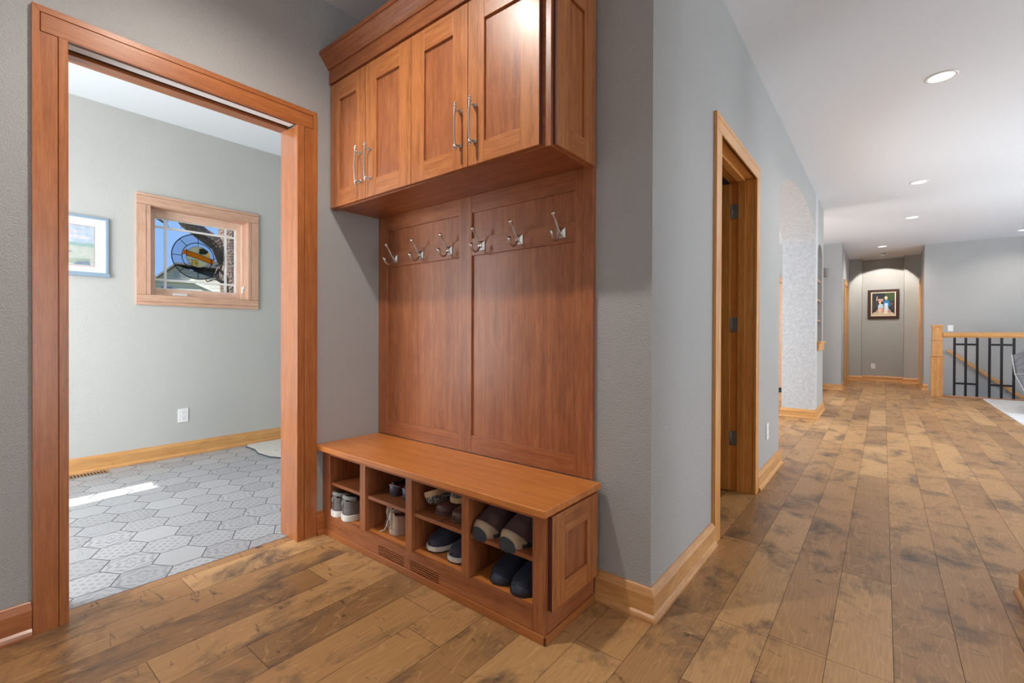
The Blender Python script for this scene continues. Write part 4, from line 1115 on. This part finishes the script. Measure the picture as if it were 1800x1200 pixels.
MB().box(-1.0, -.925, YD - .06, YD - .014, 2.30, 2.43, 'rand').build('shade', sp)

# ------------------------------------------------------------------ niche shelves and ledge
for z, lb in ((1.865, 'top small wooden shelf in the arched pillar niche'), (1.59, 'middle small wooden shelf in the arched pillar niche'), (1.305, 'lowest small wooden shelf in the arched pillar niche, above the ledge')):
    o = MB().box(-.925, -.715, NY0 + .001, NY1 - .001, z - .014, z + .014, 'pantry').build('niche_shelf', bevel=0.006, origin=(-.80, 7.75, z - .012)); tag(o, lb, 'shelf', 'shelves in the pillar niche')
lg = thing('niche_ledge', 'moulded wooden ledge under the arched niche of the pillar', 'ledge', (-.69, 7.75, .88))
MB().box(-.925, XH + .0004, NY0 + .0005, NY1 - .0005, 1.0005, 1.012, 'honey_y').box(XH + .0005, -.655, 7.40, 8.12, .985, 1.012, 'honey_y').build('ledge_board', lg, bevel=0.004)
MB().box(XH + .0005, -.672, 7.42, 8.10, .89, .9845, "honey_y").build("apron", lg, bevel=0.004)

# ------------------------------------------------------------------ stair railing
st = thing('stair_railing', 'honey oak and black iron stair railing at the far end of the hall', 'railing', (1.4, 11.48, 0))
nx, ny = .762, 11.48
def sq(b, h, z0, z1, m_='honey_z'): b.box(nx - h, nx + h, ny - h, ny + h, z0, z1, m_)
b = MB(); sq(b, .084, .0005, .72); sq(b, .072, .72, 1.02); sq(b, .068, 1.02, 1.245); sq(b, .094, .722, .738); sq(b, .082, 1.018, 1.032)
nw = b.build('newel_post', st, bevel=0.003)
b = MB(); sq(b, .076, 1.245, 1.26); sq(b, .084, 1.26, 1.295); b.build('newel_cap', nw, bevel=0.004)
MB().box(.836, 3.6, ny - .032, ny + .032, 1.085, 1.158, 'honey_x').box(.836, 3.6, ny - .022, ny + .022, 1.064, 1.085, 'honey_x').build('top_rail', st, bevel=0.006)
MB().box(.848, 3.6, ny - .055, ny + .055, .0005, .026, 'nosing').build('bottom_rail', st, bevel=0.004)
for px in (.981, 1.424, 1.867, 2.31, 2.753):
    for k in range(3):
        x = px + .015 + k * .1455
        MB().box(x - .017, x + .017, ny - .012, ny + .012, .026, 1.064, 'black_iron').build('baluster', st, bevel=0.002)
    for z in (.945, .247):
        for k in range(2): MB().box(px + .032 + k * .1455, px + .1435 + k * .1455, ny - .011, ny + .011, z - .017, z + .017, 'black_iron').build('cross_bar', st, bevel=0.002)
hr = thing('stair_handrail', 'sloping honey oak handrail on the wall behind the stair railing', 'handrail', (1.4, 12.5, .45))
b = MB(); hp = [(.965, .80), (2.6, -.585)]
dx, dz = hp[1][0] - hp[0][0], hp[1][1] - hp[0][1]; ln = math.hypot(dx, dz); nxv, nzv = -dz / ln, dx / ln
b.prism([(hp[0][0], hp[0][1]), (hp[1][0], hp[1][1]), (hp[1][0] - nxv * -.055, hp[1][1] + nzv * .055), (hp[0][0] + nxv * .055, hp[0][1] + nzv * .055)], 'y', 12.46, 12.51, 'honey_x')
b.build('rail', hr, bevel=0.006)
for q in (.15, .5, .85):
    x, z = hp[0][0] + dx * q, hp[0][1] + dz * q
    MB().tube([(x + .01, 12.49, z), (x + .01, 12.50, z - .05), (x + .01, 12.559, z - .06)], .007, 'steel', 8).build('bracket', hr)

# ------------------------------------------------------------------ sofa at the right edge
sf = thing('recliner_sofa', 'grey fabric recliner sofa at the right edge beside the stair railing', 'sofa', (1.41, 9.45, .012))
sf.rotation_euler = (0, 0, math.radians(-12))
Y0, Y1 = 9.45, 11.0
def prismY(poly, y0, y1, mat, name, bev=.03, par=sf): return MB().prism(poly, 'y', y0, y1, mat).build(name, par, bevel=bev, seg=3)
prismY([(1.62, .06), (2.45, .06), (2.45, .46), (1.50, .46)], Y0, Y1, 'sofa', 'seat_base', .02)
prismY([(1.435, .565), (1.52, .46), (1.80, .46), (1.66, .83), (1.402, .835)], Y0 + .003, Y1 - .003, 'sofa', 'back_cushion', .02)
prismY([(1.435, .565), (1.62, .10), (1.90, .10), (1.80, .565)], Y0 - .001, Y0 + .05, 'sofa', 'side_wing', .01)
MB().tube([(1.402, Y0, .835), (1.435, Y0 - .003, .565), (1.62, Y0 - .003, .10)], .006, 'piping', 6).tube([(1.435, Y0 - .004, .565), (1.80, Y0 - .004, .60)], .005, 'piping', 6).build('piping', sf)
prismY([(1.525, .945), (1.50, .90), (1.60, .80), (1.78, .80), (1.74, .98), (1.62, 1.0)], Y0 + .06, Y1 - .06, 'sofa', 'head_cushion', .03)
prismY([(1.66, .40), (2.5, .40), (2.5, .64), (1.70, .64)], Y0 + .02, Y0 + .24, 'sofa', 'armrest', .04)
for x in (1.75, 2.38):
    for y in (Y0 + .08, Y1 - .08): MB().box(x - .03, x + .03, y - .03, y + .03, .0125, .062, 'sole_dark').build('foot', sf)

# ------------------------------------------------------------------ pantry cabinet beyond the arch
pt = thing('pantry_cabinet', 'tall light brown wooden cabinet seen through the arch beside the pillar', 'cabinet', (-2.05, 10.45, 0))
MB().box(-2.7, -1.405, 10.16, 10.779, .09, 2.1, 'pantry').build('carcass', pt, bevel=0.002)
MB().box(-2.7, -1.41, 10.20, 10.77, .0005, .0895, 'dark').build('toe_kick', pt)
MB().box(-2.72, -1.385, 10.11, 10.779, 2.1005, 2.195, 'pantry').build('cornice', pt, bevel=0.006)
for z0, z1 in ((.10, .95), (.96, 2.09)):
    for k in range(3):
        b = MB(); a0 = -2.695 + k * .43; a1 = a0 + .425
        b.box(a0, a0 + .07, 10.14, 10.159, z0, z1, 'pantry'); b.box(a1 - .07, a1, 10.14, 10.159, z0, z1, 'pantry'); b.box(a0 + .07, a1 - .07, 10.14, 10.159, z0, z0 + .07, 'pantry'); b.box(a0 + .07, a1 - .07, 10.14, 10.159, z1 - .07, z1, 'pantry'); b.box(a0 + .07, a1 - .07, 10.149, 10.159, z0 + .07, z1 - .07, 'pantry')
        d = b.build('door', pt, bevel=0.0015)
        MB().tube([(a1 - .035, 10.12, (z0 + z1) / 2 - .06), (a1 - .035, 10.12, (z0 + z1) / 2 + .06)], .005, 'nickel', 8).build('handle', d)

# ------------------------------------------------------------------ outside the entry window
MB().box(-40, -5.2, -20, 30, -.6, -.5, 'grass').build('ground', kind='structure')
hs = thing('neighbour_house', 'pale sided gable house seen through the entry window', 'house', (-17.0, 4.75, -.5))
hs.rotation_euler = (0, 0, math.radians(-24))
b = MB(); b.prism([(3.6, -.5), (9.0, -.5), (9.0, 2.3), (6.4, 3.75), (3.6, 2.2)], 'x', -22, -18.0, 'siding'); b.build('walls', hs)
def roof(p, q, x0, x1, t_, nm='roof'):
    MB().prism([p, q, (q[0], q[1] + t_), (p[0], p[1] + t_)], 'x', x0, x1, 'roof').build(nm, hs)
roof((3.3, 2.02), (6.4, 3.75), -22.2, -17.8, .14); roof((6.4, 3.75), (9.4, 2.07), -22.2, -17.8, .14)
b = MB(); b.prism([(3.4, -.5), (6.2, -.5), (6.2, 2.65), (4.75, 3.18), (4.1, 2.62), (3.4, 2.1)], 'x', -18, -17.0, 'siding'); b.build('front_gable', hs)
roof((3.75, 2.28), (4.75, 3.20), -18, -16.8, .06); roof((4.75, 3.20), (6.6, 3.10), -18, -16.8, .05)
MB().box(-17, -16.97, 4.67, 4.80, 2.80, 2.98, 'vent_grey').build('gable_vent', hs)
MB().prism([(4.5, 2.72), (5.18, 2.72), (5.9, 2.36), (5.9, 2.30), (5.16, 2.66), (4.5, 2.66)], 'x', -17, -16.9, 'house_trim').build('rake_board', hs)
MB().box(-17, -16.97, 4.35, 4.62, 2.40, 2.50, 'p_ink').build('window', hs)
tr = thing('tree', 'big brown tree with a leaning branch just outside the entry window', 'tree', (-9, 3.35, -.5))
b = MB()
b.tube([(-9, 3.42, -.5), (-9, 3.40, .6), (-9, 3.36, 1.6), (-9, 3.34, 2.2), (-9, 3.30, 2.6), (-9.0, 3.34, 3.2), (-9, 3.4, 4.2)], [.30, .24, .20, .20, .21, .18, .13], 'bark', 14)
b.build('trunk', tr)
b = MB(); b.tube([(-9, 3.27, 2.35), (-9, 3.12, 2.62), (-9, 2.86, 2.78), (-9, 2.66, 2.93), (-9.05, 2.45, 3.2), (-9.1, 2.2, 3.7)], [.16, .13, .115, .12, .11, .08], 'bark', 12); b.build('branch', tr)
rg = random.Random(11)
for k in range(7):
    y, z = rg.uniform(2.1, 3.0), rg.uniform(2.9, 3.1)
    pts = [(-8.9, y, z + .3)]
    for i in range(6): pts.append((-8.9 + rg.uniform(-.05, .05), pts[-1][1] + rg.uniform(-.09, .09), pts[-1][2] - rg.uniform(.03, .14)))
    MB().tube(pts, [.012, .010, .008, .007, .006, .005, .004], 'bark', 6).build('twig', tr)
for q in ([(-8.95, 2.10, 2.97), (-8.95, 2.25, 2.90), (-8.95, 2.34, 2.84)], [(-8.9, 3.2, 1.95), (-8.85, 3.02, 2.02), (-8.85, 2.9, 1.96), (-8.85, 2.82, 2.05)], [(-8.9, 3.2, 2.1), (-8.85, 3.05, 2.2), (-8.85, 3.0, 2.05)]):
    MB().tube(q, [.03, .02, .012, .008][:len(q)], 'bark', 6).build('twig', tr)
